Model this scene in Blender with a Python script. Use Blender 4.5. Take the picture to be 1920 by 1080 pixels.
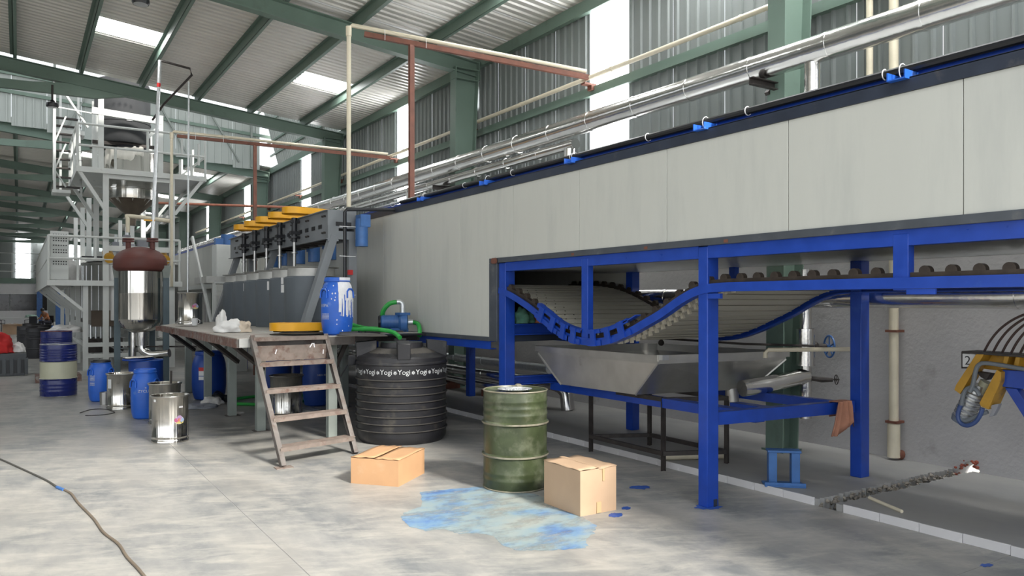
import bpy, bmesh, math, random
from math import sin, cos, pi, radians, sqrt, atan2
from mathutils import Vector, Matrix, noise
random.seed(7)
for o in list(bpy.data.objects): bpy.data.objects.remove(o)
S = bpy.context.scene
COL = S.collection
# ------------------------------------------------------------------ camera, sky, sun, exposure
FPX, VPX, HZ, EYE = 1425.0, 36.0, 567.0, 1.65
YAW = math.atan((960 - VPX) / FPX)
cam = bpy.data.cameras.new('camera'); co = bpy.data.objects.new('camera', cam); COL.objects.link(co)
cam.sensor_fit = 'HORIZONTAL'; cam.sensor_width = 36; cam.lens = FPX / 1920 * 36
cam.shift_y = (HZ - 540) / 1920; cam.clip_end = 400; cam.clip_start = .05
co.location = (0, 0, EYE); co.rotation_euler = (pi / 2, 0, -YAW)
S.camera = co
S.view_settings.view_transform = 'Standard'; S.view_settings.look = 'None'
S.view_settings.gamma = 1; S.view_settings.use_curve_mapping = False
S.view_settings.exposure = 0.75
W = bpy.data.worlds.new('sky'); S.world = W; W.use_nodes = True
bg = W.node_tree.nodes['Background']; bg.inputs[0].default_value = (.90, .95, 1.0, 1); bg.inputs[1].default_value = 1.2
sun = bpy.data.lights.new('sun', 'SUN'); so = bpy.data.objects.new('sun', sun); COL.objects.link(so)
sun.energy = 4.0; sun.angle = radians(9); sun.color = (1, .95, .87)
so.rotation_euler = Vector((-.17, .97, -.74)).to_track_quat('-Z', 'Y').to_euler()

# ------------------------------------------------------------------ helpers
def G(u, v, z=0.0):
    """a point of the photograph to the horizontal plane at height z"""
    a, b = (u - 960), FPX
    x, y, w = a * cos(YAW) + b * sin(YAW), -a * sin(YAW) + b * cos(YAW), HZ - v
    t = (z - EYE) / w
    return (x * t, y * t)

class MB:
    def __init__(s): s.v = []; s.f = []
    def add(s, vs, fs):
        n = len(s.v); s.v += [tuple(p) for p in vs]; s.f += [tuple(i + n for i in f) for f in fs]; return s
    def bx(s, x0, x1, y0, y1, z0, z1):
        vs = [(x, y, z) for z in (z0, z1) for y in (y0, y1) for x in (x0, x1)]
        return s.add(vs, [(0, 2, 3, 1), (4, 5, 7, 6), (0, 1, 5, 4), (2, 6, 7, 3), (0, 4, 6, 2), (1, 3, 7, 5)])
    def bar(s, p, q, w, h, up=(0, 0, 1)):
        p, q = Vector(p), Vector(q); d = (q - p).normalized(); u = Vector(up)
        if abs(d.dot(u)) > .98: u = Vector((0, 1, 0))
        a = d.cross(u).normalized() * w / 2; b = a.cross(d).normalized() * h / 2
        vs = [c + i * a + j * b for c in (p, q) for i, j in ((-1, -1), (1, -1), (1, 1), (-1, 1))]
        return s.add(vs, [(0, 1, 2, 3), (7, 6, 5, 4), (0, 4, 5, 1), (1, 5, 6, 2), (2, 6, 7, 3), (3, 7, 4, 0)])
    def channel(s, p, q, w, h, t=.012, up=(0, 0, 1), side=1):
        """a C section: web plus two flanges to one side"""
        p, q = Vector(p), Vector(q); d = (q - p).normalized(); u = Vector(up)
        if abs(d.dot(u)) > .98: u = Vector((0, 1, 0))
        a = d.cross(u).normalized(); b = a.cross(d).normalized()
        s.bar(p, q, t, h, up)
        for k in (-1, 1):
            o = a * side * (w / 2) + b * k * (h / 2 - t / 2)
            s.bar(p + o, q + o, w, t, up)
        return s
    def tube(s, pts, r, n=10, cap=True):
        pts = [Vector(p) for p in pts]; rs = r if isinstance(r, (list, tuple)) else [r] * len(pts)
        t0 = (pts[1] - pts[0]).normalized()
        a = t0.orthogonal().normalized(); rings = []
        for i, p in enumerate(pts):
            t = ((pts[min(i + 1, len(pts) - 1)] - pts[max(i - 1, 0)])).normalized()
            a = (a - t * a.dot(t)).normalized(); b = t.cross(a)
            rings.append([p + (a * cos(2 * pi * k / n) + b * sin(2 * pi * k / n)) * rs[i] for k in range(n)])
        vs = [q for R in rings for q in R]; fs = []
        for i in range(len(rings) - 1):
            for k in range(n):
                fs.append((i * n + k, i * n + (k + 1) % n, (i + 1) * n + (k + 1) % n, (i + 1) * n + k))
        if cap:
            fs.append(tuple(range(n - 1, -1, -1))); fs.append(tuple((len(rings) - 1) * n + k for k in range(n)))
        return s.add(vs, fs)
    def cyl(s, p, q, r, n=20, r2=None): return s.tube([p, q], [r, r if r2 is None else r2], n)
    def lathe(s, prof, n=40, c=(0, 0, 0), rot=None):
        vs, fs = [], []; m = len(prof)
        for k in range(n):
            a = 2 * pi * k / n
            for r, z in prof: vs.append(Vector((r * cos(a), r * sin(a), z)))
        if rot is not None: vs = [rot @ p for p in vs]
        c = Vector(c); vs = [p + c for p in vs]
        for k in range(n):
            k2 = (k + 1) % n
            for i in range(m - 1): fs.append((k * m + i, k2 * m + i, k2 * m + i + 1, k * m + i + 1))
        return s.add(vs, fs)
    def prism(s, poly, axis, a0, a1):
        """poly: 2D outline; axis x: (y,z), y: (x,z), z: (x,y)"""
        f = {'x': lambda p, a: (a, p[0], p[1]), 'y': lambda p, a: (p[0], a, p[1]), 'z': lambda p, a: (p[0], p[1], a)}[axis]
        n = len(poly)
        return s.add([f(p, a0) for p in poly] + [f(p, a1) for p in poly],
                     [tuple(range(n)), tuple(range(2 * n - 1, n - 1, -1))] + [(i, (i + 1) % n + 0, (i + 1) % n + n, i + n) for i in range(n)])
    def ball(s, c, r, n=12, sc=(1, 1, 1)):
        m = n // 2
        return s.lathe([(max(1e-4, r * sin(pi * i / m)), -r * cos(pi * i / m) * sc[2]) for i in range(m + 1)], n, c)
    def build(s, name, mat, parent=None, bevel=0, smooth=True, sharp=35):
        me = bpy.data.meshes.new(name)
        off = Vector((0, 0, 0)); p = parent
        while p is not None: off += p.location; p = p.parent
        me.from_pydata([tuple(Vector(q) - off) for q in s.v], [], s.f)
        bm = bmesh.new(); bm.from_mesh(me); bmesh.ops.recalc_face_normals(bm, faces=bm.faces); bm.to_mesh(me); bm.free()
        if smooth:
            me.polygons.foreach_set('use_smooth', [True] * len(me.polygons)); me.set_sharp_from_angle(angle=radians(sharp))
        if mat: me.materials.append(mat)
        o = bpy.data.objects.new(name, me); COL.objects.link(o)
        if parent: o.parent = parent
        if bevel:
            b = o.modifiers.new('bevel', 'BEVEL'); b.width = bevel; b.segments = 2; b.limit_method = 'ANGLE'; b.angle_limit = radians(40)
        return o

def tag(o, label, cat, group=None, kind=None):
    o['label'] = label; o['category'] = cat
    if group: o['group'] = group
    if kind: o['kind'] = kind
    return o
def thing(name, label, cat, loc=(0, 0, 0), group=None, kind=None):
    o = bpy.data.objects.new(name, None); COL.objects.link(o); o.location = loc; o.empty_display_size = .1
    return tag(o, label, cat, group, kind)
def kids(o): return [c for c in bpy.data.objects if c.parent == o]
def dup(root, loc, label, rz=0.0):
    r = root.copy(); COL.objects.link(r); r.location = loc; r.rotation_euler = (0, 0, rz); r['label'] = label
    def rec(a, b):
        for c in list(a.children):
            d = c.copy(); COL.objects.link(d); d.parent = b; rec(c, d)
    rec(root, r)
    return r
def piece(name, mesh, parent, loc=(0, 0, 0), rot=(0, 0, 0)):
    o = bpy.data.objects.new(name, mesh); COL.objects.link(o); o.parent = parent
    o.location = Vector(loc) - Vector(parent.location); o.rotation_euler = rot
    return o
ORD = 'first second third fourth fifth sixth seventh eighth ninth tenth eleventh twelfth thirteenth fourteenth fifteenth sixteenth seventeenth eighteenth'.split()

def textmesh(txt, size, align='CENTER'):
    cu = bpy.data.curves.new('t', 'FONT'); cu.body = txt; cu.size = size; cu.align_x = align; cu.align_y = 'CENTER'; cu.resolution_u = 3
    ob = bpy.data.objects.new('t', cu); COL.objects.link(ob)
    dg = bpy.context.evaluated_depsgraph_get(); dg.update()
    me = bpy.data.meshes.new_from_object(ob.evaluated_get(dg))
    vs = [v.co.copy() for v in me.vertices]; fs = [tuple(p.vertices) for p in me.polygons]
    bpy.data.objects.remove(ob); bpy.data.curves.remove(cu); bpy.data.meshes.remove(me)
    return vs, fs
def wraptext(mb, txt, size, c, r, ang, z, align='CENTER'):
    """text bent round an upright cylinder: centre angle ang"""
    vs, fs = textmesh(txt, size, align)
    return mb.add([(c[0] + r * cos(ang + p.x / r), c[1] + r * sin(ang + p.x / r), z + p.y) for p in vs], fs)

# ------------------------------------------------------------------ materials
def mat(name, col, rough=.5, metal=0, var=.12, scale=5, bump=0, bscale=60, dirt=None, damt=.45, dscale=3, dw=.12, st=(1, 1, 1), rvar=.1, coat=0):
    m = bpy.data.materials.new(name); m.use_nodes = True; nt = m.node_tree; N = nt.nodes; L = nt.links
    b = N['Principled BSDF']; b.inputs['Metallic'].default_value = metal; b.inputs['Roughness'].default_value = rough
    if coat: b.inputs['Coat Weight'].default_value = coat
    tc = N.new('ShaderNodeTexCoord'); mp = N.new('ShaderNodeMapping'); mp.inputs['Scale'].default_value = st
    L.new(tc.outputs['Object'], mp.inputs['Vector'])
    nz = N.new('ShaderNodeTexNoise'); nz.inputs['Scale'].default_value = scale; nz.inputs['Detail'].default_value = 5; L.new(mp.outputs[0], nz.inputs['Vector'])
    rp = N.new('ShaderNodeValToRGB'); e = rp.color_ramp.elements
    e[0].position = .3; e[1].position = .7
    e[0].color = (*[max(0, c * (1 - var)) for c in col], 1); e[1].color = (*[min(1, c * (1 + var)) for c in col], 1)
    L.new(nz.outputs['Fac'], rp.inputs[0]); out = rp.outputs[0]
    if dirt:
        n2 = N.new('ShaderNodeTexNoise'); n2.inputs['Scale'].default_value = dscale; n2.inputs['Detail'].default_value = 9; n2.inputs['Roughness'].default_value = .65
        L.new(mp.outputs[0], n2.inputs['Vector'])
        r2 = N.new('ShaderNodeValToRGB'); r2.color_ramp.elements[0].position = 1 - damt - dw / 2 - .02; r2.color_ramp.elements[1].position = 1 - damt + dw / 2
        L.new(n2.outputs['Fac'], r2.inputs[0])
        mx = N.new('ShaderNodeMix'); mx.data_type = 'RGBA'; L.new(r2.outputs[0], mx.inputs[0]); L.new(out, mx.inputs[6]); mx.inputs[7].default_value = (*dirt, 1)
        out = mx.outputs[2]
    L.new(out, b.inputs['Base Color'])
    if rvar:
        mr = N.new('ShaderNodeMapRange'); mr.inputs[3].default_value = max(.02, rough - rvar); mr.inputs[4].default_value = min(1, rough + rvar)
        L.new(nz.outputs['Fac'], mr.inputs[0]); L.new(mr.outputs[0], b.inputs['Roughness'])
    if bump:
        n3 = N.new('ShaderNodeTexNoise'); n3.inputs['Scale'].default_value = bscale; n3.inputs['Detail'].default_value = 4; L.new(mp.outputs[0], n3.inputs['Vector'])
        bp = N.new('ShaderNodeBump'); bp.inputs['Strength'].default_value = bump; bp.inputs['Distance'].default_value = .02
        L.new(n3.outputs['Fac'], bp.inputs['Height']); L.new(bp.outputs[0], b.inputs['Normal'])
    return m
def emit(name, col, st):
    m = bpy.data.materials.new(name); m.use_nodes = True; b = m.node_tree.nodes['Principled BSDF']
    nz = m.node_tree.nodes.new('ShaderNodeTexNoise'); nz.inputs['Scale'].default_value = 2
    b.inputs['Base Color'].default_value = (.8, .8, .8, 1); b.inputs['Emission Color'].default_value = (*col, 1); b.inputs['Emission Strength'].default_value = st
    return m
BLUE = mat('blue_enamel', (.011, .055, .36), .32, var=.1, scale=9, dirt=(.03, .09, .42), damt=.3)
BLUEB = mat('blue_bright_plastic', (.02, .12, .56), .38, var=.12, scale=4, dirt=(.2, .32, .62), damt=.32, dscale=5)
BLUED = mat('blue_dark_plastic', (.01, .055, .3), .42, var=.15, scale=4)
NAVY = mat('navy_drum_paint', (.012, .02, .13), .28, var=.12, scale=4, dirt=(.05, .05, .08), damt=.28)
MOTOR = mat('blue_motor_paint', (.045, .14, .37), .4, var=.15, scale=8)
GREEN = mat('grey_green_steel_paint', (.145, .21, .172), .5, var=.08, scale=2, dirt=(.12, .16, .135), damt=.33)
ROOFM = mat('roof_sheet', (.66, .645, .60), .36, .2, var=.05, scale=1.2, dirt=(.55, .51, .45), damt=.3, dscale=.7)
WALLM = mat('wall_sheet', (.195, .215, .21), .5, .1, var=.07, scale=1.2)
CLADM = mat('pale_cladding', (.38, .415, .395), .5, .1, var=.05, scale=1.5)
PLAST = mat('grey_plaster', (.42, .41, .41), .85, var=.08, scale=1.5, bump=.25, bscale=25, dirt=(.25, .23, .22), damt=.31, dscale=1.3)
PANEL = mat('off_white_panel', (.56, .565, .52), .42, var=.025, scale=1.2, st=(1, 2.5, .4), dirt=(.46, .47, .44), damt=.36, dscale=1.2, dw=.3)
TRIM = mat('dark_grey_trim', (.085, .095, .11), .45, .3, var=.15, scale=6, dirt=(.16, .16, .16), damt=.33, dscale=6)
DKTRIM = mat('dark_slate_trim', (.035, .045, .07), .4, .3, var=.2, scale=4, dirt=(.09, .09, .1), damt=.33, dscale=5)
BLACKP = mat('black_pipe', (.012, .013, .016), .35, var=.2, scale=8)
TANKM = mat('black_tank_plastic', (.016, .016, .019), .42, var=.25, scale=3, dirt=(.055, .05, .043), damt=.36, dscale=4, bump=.05)
DKDRUM = mat('dark_drum_paint', (.022, .022, .026), .5, var=.3, scale=6, dirt=(.06, .05, .045), damt=.3)
DUST = mat('dusty_black', (.06, .056, .05), .75, var=.3, scale=5)
STEEL = mat('polished_steel', (.62, .60, .56), .16, 1, var=.05, scale=9, rvar=.05, st=(1, 1, .03), bump=.35, bscale=13)
STEELR = mat('brushed_steel', (.46, .455, .44), .34, 1, var=.08, scale=6, rvar=.08, st=(1, 1, .3))
FOIL = mat('foil_lagging', (.74, .73, .71), .2, 1, var=.06, scale=3, bump=.22, bscale=7, rvar=.08)
TROUGH = mat('dull_steel_trough', (.56, .55, .52), .38, .8, var=.12, scale=4, rvar=.12, dirt=(.3, .27, .23), damt=.28)
GALV = mat('galvanised', (.66, .68, .69), .36, .75, var=.1, scale=20)
CREAM = mat('cream_pvc', (.66, .60, .46), .45, var=.08, scale=5)
WHITEP = mat('white_steel_paint', (.60, .62, .60), .5, var=.06, scale=3, dirt=(.42, .42, .40), damt=.28)
GREYP = mat('grey_machine_paint', (.19, .205, .22), .48, var=.1, scale=3, dirt=(.2, .2, .2), damt=.27)
GTANK = mat('grey_tank_paint', (.10, .118, .135), .55, var=.12, scale=3, st=(1, 1, .5), dirt=(.16, .17, .18), damt=.3)
DULLAL = mat('dull_aluminium', (.50, .50, .48), .5, .6, var=.15, scale=5, bump=.1, bscale=12)
YELLOW = mat('yellow_guard', (.82, .40, .012), .35, var=.08, scale=4)
OCHRE = mat('ochre_machine', (.50, .27, .025), .5, var=.15, scale=6, dirt=(.25, .14, .04), damt=.35, dscale=6)
RUST = mat('rust_primer', (.17, .065, .042), .6, var=.2, scale=9)
RUSTDOME = mat('red_oxide', (.115, .034, .027), .55, var=.15, scale=4)
DARKFE = mat('dark_bare_steel', (.05, .043, .04), .55, .3, var=.3, scale=12)
LADDERM = mat('worn_steel_plate', (.145, .13, .12), .6, .25, var=.2, scale=8, dirt=(.10, .07, .058), damt=.40, dscale=7)
TREAD = mat('rusty_tread', (.215, .175, .15), .7, .1, var=.2, scale=10, dirt=(.14, .085, .066), damt=.42, dscale=9)
EDGE = mat('rusty_edge', (.17, .095, .075), .65, .1, var=.3, scale=10, dirt=(.27, .25, .23), damt=.42, dscale=9, st=(1, 1, 1))
DECKM = mat('dusty_deck', (.40, .38, .345), .8, var=.12, scale=3, dirt=(.32, .27, .235), damt=.4)
LEGM = mat('grey_green_leg', (.24, .27, .25), .6, var=.1, scale=5)
OLIVE = mat('olive_drum', (.042, .055, .024), .33, var=.35, scale=6, dirt=(.12, .13, .085), damt=.38, dscale=5, dw=.2, bump=.12, bscale=12)
OLIVERIM = mat('worn_rim', (.26, .24, .18), .45, .3, var=.3, scale=12, dirt=(.08, .1, .05), damt=.4)
CREAMB = mat('cream_band', (.46, .46, .34), .4, var=.06, scale=4)
CARD1 = mat('cardboard_orange', (.50, .29, .15), .75, var=.06, scale=4, dirt=(.55, .36, .22), damt=.3)
CARD2 = mat('cardboard_pale', (.50, .345, .225), .75, var=.06, scale=4, dirt=(.44, .29, .18), damt=.28)
TAPE = mat('packing_tape', (.55, .40, .22), .3, var=.05)
RUBBER = mat('black_rubber', (.015, .015, .015), .6, var=.2)
HOSE = mat('green_hose', (.03, .36, .06), .35, var=.12, scale=10)
WHITE = mat('white_paper', (.72, .72, .72), .7, var=.04)
SACK = mat('white_sack', (.70, .69, .67), .6, var=.08, bump=.2, bscale=15)
DECAL = mat('pale_print', (.55, .57, .58), .5, var=.25, scale=40)
PAINTW = mat('white_paint_drip', (.74, .74, .76), .4, var=.06, scale=20)
SLAT = mat('cream_slat', (.43, .41, .34), .5, var=.08, scale=4, st=(.3, 1, 1), dirt=(.32, .29, .23), damt=.33)
CHAIN = mat('oily_chain', (.05, .038, .03), .5, .4, var=.3, scale=14)
PEG = mat('nylon_peg', (.58, .54, .44), .5, var=.08)
TILE = mat('white_tile', (.62, .61, .62), .25, var=.04, scale=3)
RUBBLEM = mat('broken_concrete', (.30, .27, .23), .9, var=.35, scale=18, bump=.8, bscale=30)
BRICK = mat('brick_red', (.30, .08, .05), .9, var=.2, scale=12)
SCREED = mat('slab_screed', (.33, .325, .31), .6, var=.1, scale=1.2, st=(1.2, .6, 1), dirt=(.25, .255, .26), damt=.42, dscale=1.1, dw=.3)
GLOW = emit('translucent_sheet', (.97, .98, 1), 4.5)
GLOWM = emit('added_glow_sheet', (.96, .98, 1), .35)  # glow of the roof added over the tower bay
GLOWS = emit('skylight_and_added_sheet', (1, 1, 1), 9)  # shared by the roof skylights and the added eave sheets
BROWNC = mat('brown_cable', (.17, .135, .10), .6, var=.15)
ORANGE = mat('orange_cloth', (.43, .17, .09), .9, var=.15, scale=9, bump=.2)
SKIN = mat('skin', (.30, .15, .09), .6, var=.05)
SHIRT = mat('orange_shirt', (.40, .14, .05), .8, var=.1)
DKCLOTH = mat('dark_cloth', (.03, .03, .04), .9, var=.2)
REDCL = mat('red_cloth', (.5, .02, .02), .8, var=.15)
CRATE = mat('grey_crate_plastic', (.075, .083, .09), .5, var=.12, scale=4)
DKGLASS = mat('dark_glass', (.015, .013, .012), .08, var=.1)
WHITEW = mat('white_wall_paint', (.66, .66, .66), .7, var=.03)
TEAL = mat('teal_motor', (.04, .14, .12), .45, var=.1)
GREYBOX = mat('gearbox_grey', (.27, .28, .31), .45, var=.08)
REDTAPE = mat('red_tape', (.55, .02, .02), .5, var=.05)
def floor_mat():
    m = mat('concrete_floor', (.345, .335, .315), .42, var=.16, scale=1.3, st=(1.4, .6, 1), dirt=(.175, .185, .19), damt=.47, dscale=1.25, dw=.24, rvar=.14)
    nt = m.node_tree; N = nt.nodes; L = nt.links; b = N['Principled BSDF']
    src = b.inputs['Base Color'].links[0].from_socket
    tc = [n for n in N if n.type == 'TEX_COORD'][0]
    m0 = N.new('ShaderNodeMapping'); m0.inputs['Rotation'].default_value = (0, 0, .45); L.new(tc.outputs['Object'], m0.inputs[0])
    mp = N.new('ShaderNodeMapping'); mp.inputs['Scale'].default_value = (.8, 2.2, 1); L.new(m0.outputs[0], mp.inputs[0])
    nz = N.new('ShaderNodeTexNoise'); nz.inputs['Scale'].default_value = 2.6; nz.inputs['Detail'].default_value = 14; nz.inputs['Roughness'].default_value = .74; nz.inputs['Distortion'].default_value = .4; L.new(mp.outputs[0], nz.inputs['Vector'])
    rp = N.new('ShaderNodeValToRGB'); e = rp.color_ramp.elements; e[0].position = .46; e[1].position = .70
    e[0].color = (0, 0, 0, 1); e[1].color = (.75, .75, .75, 1); L.new(nz.outputs['Fac'], rp.inputs[0])
    mx = N.new('ShaderNodeMix'); mx.data_type = 'RGBA'; L.new(rp.outputs[0], mx.inputs[0]); L.new(src, mx.inputs[6]); mx.inputs[7].default_value = (.49, .465, .415, 1)
    L.new(mx.outputs[2], b.inputs['Base Color'])
    return m
FLOOR = floor_mat()
# ------------------------------------------------------------------ setting: ground, floor, slab, walls, roof, frames
def zr(x): return 6.42 + .1 * (7.47 - x)          # roof sheet level above x
BAY, Y0, XR = 7.27, 5.33, 7.54
RIDGE, ENDY = -4.0, 75.0
SLABZ, KX = .055, 5.43
def struct(name, mb, m, label, parent=None, **k):
    o = mb.build(name, m, parent, **k); return tag(o, label, 'structure', kind='structure')
OUTG = mat('outdoor_ground', (.42, .40, .36), .9, var=.1, scale=.3)
struct('ground', MB().bx(-120, 140, -120, 160, -.6, -.16), OUTG, 'pale bare ground outside the factory shed')
fl = thing('floor', 'grey concrete shop floor cast in big bays with thin joints', 'floor', kind='structure')
for x0, x1, y0, y1 in ((-15, 1.466, -7, 76), (1.474, KX, -7, 2.386), (1.474, KX, 2.394, 76)):
    MB().bx(x0, x1, y0, y1, -.15, 0).build('floor_slab', FLOOR, fl)
MB().bx(-15, 7.8, -7, 76, -.2, -.15).build('sub_base', SCREED, fl)
MB().bx(1.46, 1.48, -7, 76, -.1, -.0025).build('joint_filler', SCREED, fl); MB().bx(1.48, KX - .01, 2.38, 2.40, -.1, -.0025).build('joint_filler', SCREED, fl)
sl = thing('raised_floor', 'raised screed strip along the plastered wall behind a tiled kerb', 'floor', (KX, 0, 0), kind='structure')
def slab(y0, y1, rough):
    pts = []
    n = 90
    for i in range(n + 1):
        x = KX + .005 + (XR - KX) * i / n
        pts.append((x, rough + random.uniform(-.022, .022) if i < n else rough))
    far = y1 if rough == y0 else y0
    poly = pts + [(XR + .0, far), (KX + .005, far)]
    MB().prism(poly, 'z', -.149, SLABZ).build('slab', SCREED, sl, smooth=False)
slab(3.83, 76, 3.83); slab(-7, 3.655, 3.655)
# the crumbled face of the trench and its bed
rb = MB()
for i in range(330):
    x = KX + .02 + (XR - KX - .03) * random.random(); z = random.uniform(-.13, SLABZ - .015); r = random.uniform(.008, .026)
    a = random.random() * 6; vs = []
    for p in ((1, 0, 0), (-1, 0, 0), (0, 1, 0), (0, -1, 0), (0, 0, 1), (0, 0, -1)):
        q = Vector(p) * r * random.uniform(.6, 1.3); q.rotate(Matrix.Rotation(a, 3, 'Y')); q.rotate(Matrix.Rotation(a * 1.7, 3, 'X')); vs.append(q + Vector((x, 3.822 - random.random() * .02 - (SLABZ - z) * .12, z)))
    rb.add(vs, [(0, 2, 4), (2, 1, 4), (1, 3, 4), (3, 0, 4), (2, 0, 5), (1, 2, 5), (3, 1, 5), (0, 3, 5)])
o = rb.build('trench_rubble', RUBBLEM, sl, smooth=False); o['kind'] = 'stuff'
MB().bx(KX, XR, 3.60, 3.9, -.148, -.135).build('trench_bed', RUBBLEM, sl)
# tiled kerb
kb = thing('kerb', 'low kerb of white ceramic tiles along the edge of the raised floor', 'kerb', (KX, 3.8, 0), kind='structure')
tm = MB().bx(-.008, .006, -.1485, .1485, 0.0, .066); t0 = tm.build('tile', TILE, None, bevel=.002); t0.parent = kb; t0.location = Vector((KX, 3.44, 0)) - kb.location
for i in range(1, 52):
    y = 3.44 - .3 * i if i < 13 else 4.0 + .3 * (i - 13)
    c = t0.copy(); COL.objects.link(c); c.location = Vector((KX + random.uniform(-.002, .002), y, random.uniform(-.002, .001))) - kb.location
# plastered wall with the hole broken through at the end of the trench
hole = [(3.58, -.15), (3.575, .03), (3.59, .085), (3.62, .10), (3.64, .135), (3.68, .15), (3.715, .13), (3.74, .085), (3.775, .06), (3.81, -.02), (3.83, -.15)]
wl = MB().prism([(-7, -.15)] + hole + [(76, -.15), (76, 2.9), (-7, 2.9)], 'x', XR, XR + .22)
wo = struct('wall_right', wl, PLAST, 'grey plastered masonry wall below the corrugated cladding', smooth=False)
bk = MB()
for i in range(9):
    y, z = hole[1 + i]
    for q in range(5): rr = random.uniform(.012, .024); bk.ball((XR + random.uniform(-.01, .05), y + random.uniform(-.03, .03), max(.0, z + random.uniform(.0, .02))), rr, 6, (1, 1, .8))
bk.build('brick_edge', BRICK, wo, smooth=False)
# corrugated wall sheets
def corr_mesh(width, length, nrib, dep, axis, name, m, base=.055, top=.026):
    prof = []
    p = width / nrib
    for i in range(nrib):
        c = (i + .5) * p
        prof += [(c - base / 2, 0), (c - top / 2, dep), (c + top / 2, dep), (c + base / 2, 0)]
    prof = [(0, 0)] + prof + [(width - .004, 0)]
    vs, fs = [], []
    for a, h in prof:
        for l in (0, length):
            vs.append((-h, a, l) if axis == 'wall' else (l, a, -h))
    for i in range(len(prof) - 1): fs.append((2 * i, 2 * i + 1, 2 * i + 3, 2 * i + 2))
    me = bpy.data.meshes.new(name); me.from_pydata(vs, [], fs); me.materials.append(m); return me
RW = BAY / 8
wsm = corr_mesh(RW, 3.46, 5, .03, 'wall', 'wall_sheet', WALLM)
ws = thing('wall_cladding', 'grey corrugated steel cladding of the right-hand side wall', 'wall', (XR, 0, 2.9), kind='structure')
wins = 0
for k in range(-8, 78):
    y = Y0 + .41 + k * RW
    if y > ENDY - .8: break
    if k % 8 == 3:
        b = MB(); b.bx(XR + .01, XR + .03, y, y + RW, 2.9, 6.36)
        for i in range(5): yy = y + (i + .5) * RW / 5; b.prism([(XR + .01, yy - .03), (XR - .02, yy - .013), (XR - .02, yy + .013), (XR + .01, yy + .03)], 'z', 2.9, 6.36)
        wins += 1
        struct('window_%d' % wins, b, GLOW, 'tall translucent daylight strip in the side wall, %s bay from the camera' % ORD[wins - 1], smooth=False)
    else: piece('wall_sheet', wsm, ws, (XR, y, 2.9))
# broken bright opening beside the second column
b = MB().prism([(12.85, 5.45), (13.05, 5.5), (13.08, 5.9), (12.98, 5.98), (12.86, 5.8)], 'x', XR - .045, XR - .04)
struct('window_20', b, GLOW, 'small ragged bright opening in the cladding beside the second column', smooth=False)
# roof
rf = thing('ceiling', 'ribbed metal roof underside with purlins and skylight sheets', 'ceiling', kind='structure')
rot = (0, math.atan(.1), 0)
def roofmesh(x0, x1, name='roof_sheet', m=ROOFM, w=RW): return corr_mesh(w, (x1 - x0) * sqrt(1.01), 5, .026, 'roof', name, m, base=.09, top=.05)
full = roofmesh(RIDGE, 7.62); pa = roofmesh(RIDGE, 1.2); pb = roofmesh(2.43, 5.19); pc = roofmesh(6.4, 7.62); pd_ = roofmesh(RIDGE, 6.4); short = roofmesh(RIDGE, 7.62, w=RW * .35)
def putroof(me, x0, y): piece('roof_sheet', me, rf, (x0, y, zr(x0)), rot)
wn = 0
for k in range(-5, 78):
    y = Y0 + k * RW
    if 16 <= k < 24:
        continue
    if y > ENDY: break
    if k % 8 == 4:
        putroof(pa, RIDGE, y); putroof(pb, 2.43, y); putroof(pc, 6.4, y)
        for x0, x1 in ((1.2, 2.43), (5.19, 6.4)):
            wn += 1
            q = MB(); q.add([(x0, y, zr(x0)), (x1, y, zr(x1)), (x1, y + RW, zr(x1)), (x0, y + RW, zr(x0)), (x0, y, zr(x0) + .02), (x1, y, zr(x1) + .02), (x1, y + RW, zr(x1) + .02), (x0, y + RW, zr(x0) + .02)],
                            [(0, 1, 2, 3), (7, 6, 5, 4), (0, 1, 5, 4), (1, 2, 6, 5), (2, 3, 7, 6), (3, 0, 4, 7)])
            struct('window_%d' % (30 + wn), q, GLOWS, 'glowing skylight sheet in the roof, %s row, %s bay from the camera' % ('inner' if x0 < 2 else 'eave side', ORD[(wn - 1) // 2]), smooth=False)
    elif k < 2:  # unseen glowing sheets, added to pour light between oven and wall
        putroof(pd_, RIDGE, y); wn += 1
        x0, x1 = 6.4, 7.6; q = MB().add([(x0, y, zr(x0)), (x1, y, zr(x1)), (x1, y + RW, zr(x1)), (x0, y + RW, zr(x0)), (x0, y, zr(x0) + .02), (x1, y, zr(x1) + .02), (x1, y + RW, zr(x1) + .02), (x0, y + RW, zr(x0) + .02)], [(0, 1, 2, 3), (7, 6, 5, 4), (0, 1, 5, 4), (1, 2, 6, 5), (2, 3, 7, 6), (3, 0, 4, 7)])
        struct('window_%d' % (60 + k), q, GLOWS, 'unseen glowing eave sheet added to light the wall behind the oven, %s from the entrance' % ORD[k + 5], smooth=False)
    else: putroof(full, RIDGE, y)
putroof(short, RIDGE, Y0 + 16 * RW)
lf = MB()
for ya, yb in ((Y0 - 5 * RW, Y0 + 16.35 * RW), (Y0 + 24 * RW, ENDY + .5)):
    lf.prism([(RIDGE, zr(RIDGE)), (RIDGE, zr(RIDGE) + .03), (-15.5, 6.45), (-15.5, 6.42)], 'y', ya, yb)
lf.build('far_slope', ROOFM, rf)
PX = (6.302, 4.931, 3.659, 2.417, 1.157, -.107, -1.37, -2.63, -3.9)
for i, x in enumerate(PX):
    for j, (ya, yb) in enumerate(((Y0 - 5 * RW, Y0 + 16.3 * RW), (Y0 + 24 * RW - .1, ENDY))):
        z = zr(x) - .03
        m_ = MB().bar((x, ya, z - .09), (x, yb, z - .09), .012, .18); m_.bar((x - .03, ya, z - .006), (x - .03, yb, z - .006), .07, .012); m_.bar((x + .03, ya, z - .174), (x + .03, yb, z - .174), .07, .012)
        m_.build('purlin', GREEN, rf)
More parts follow.
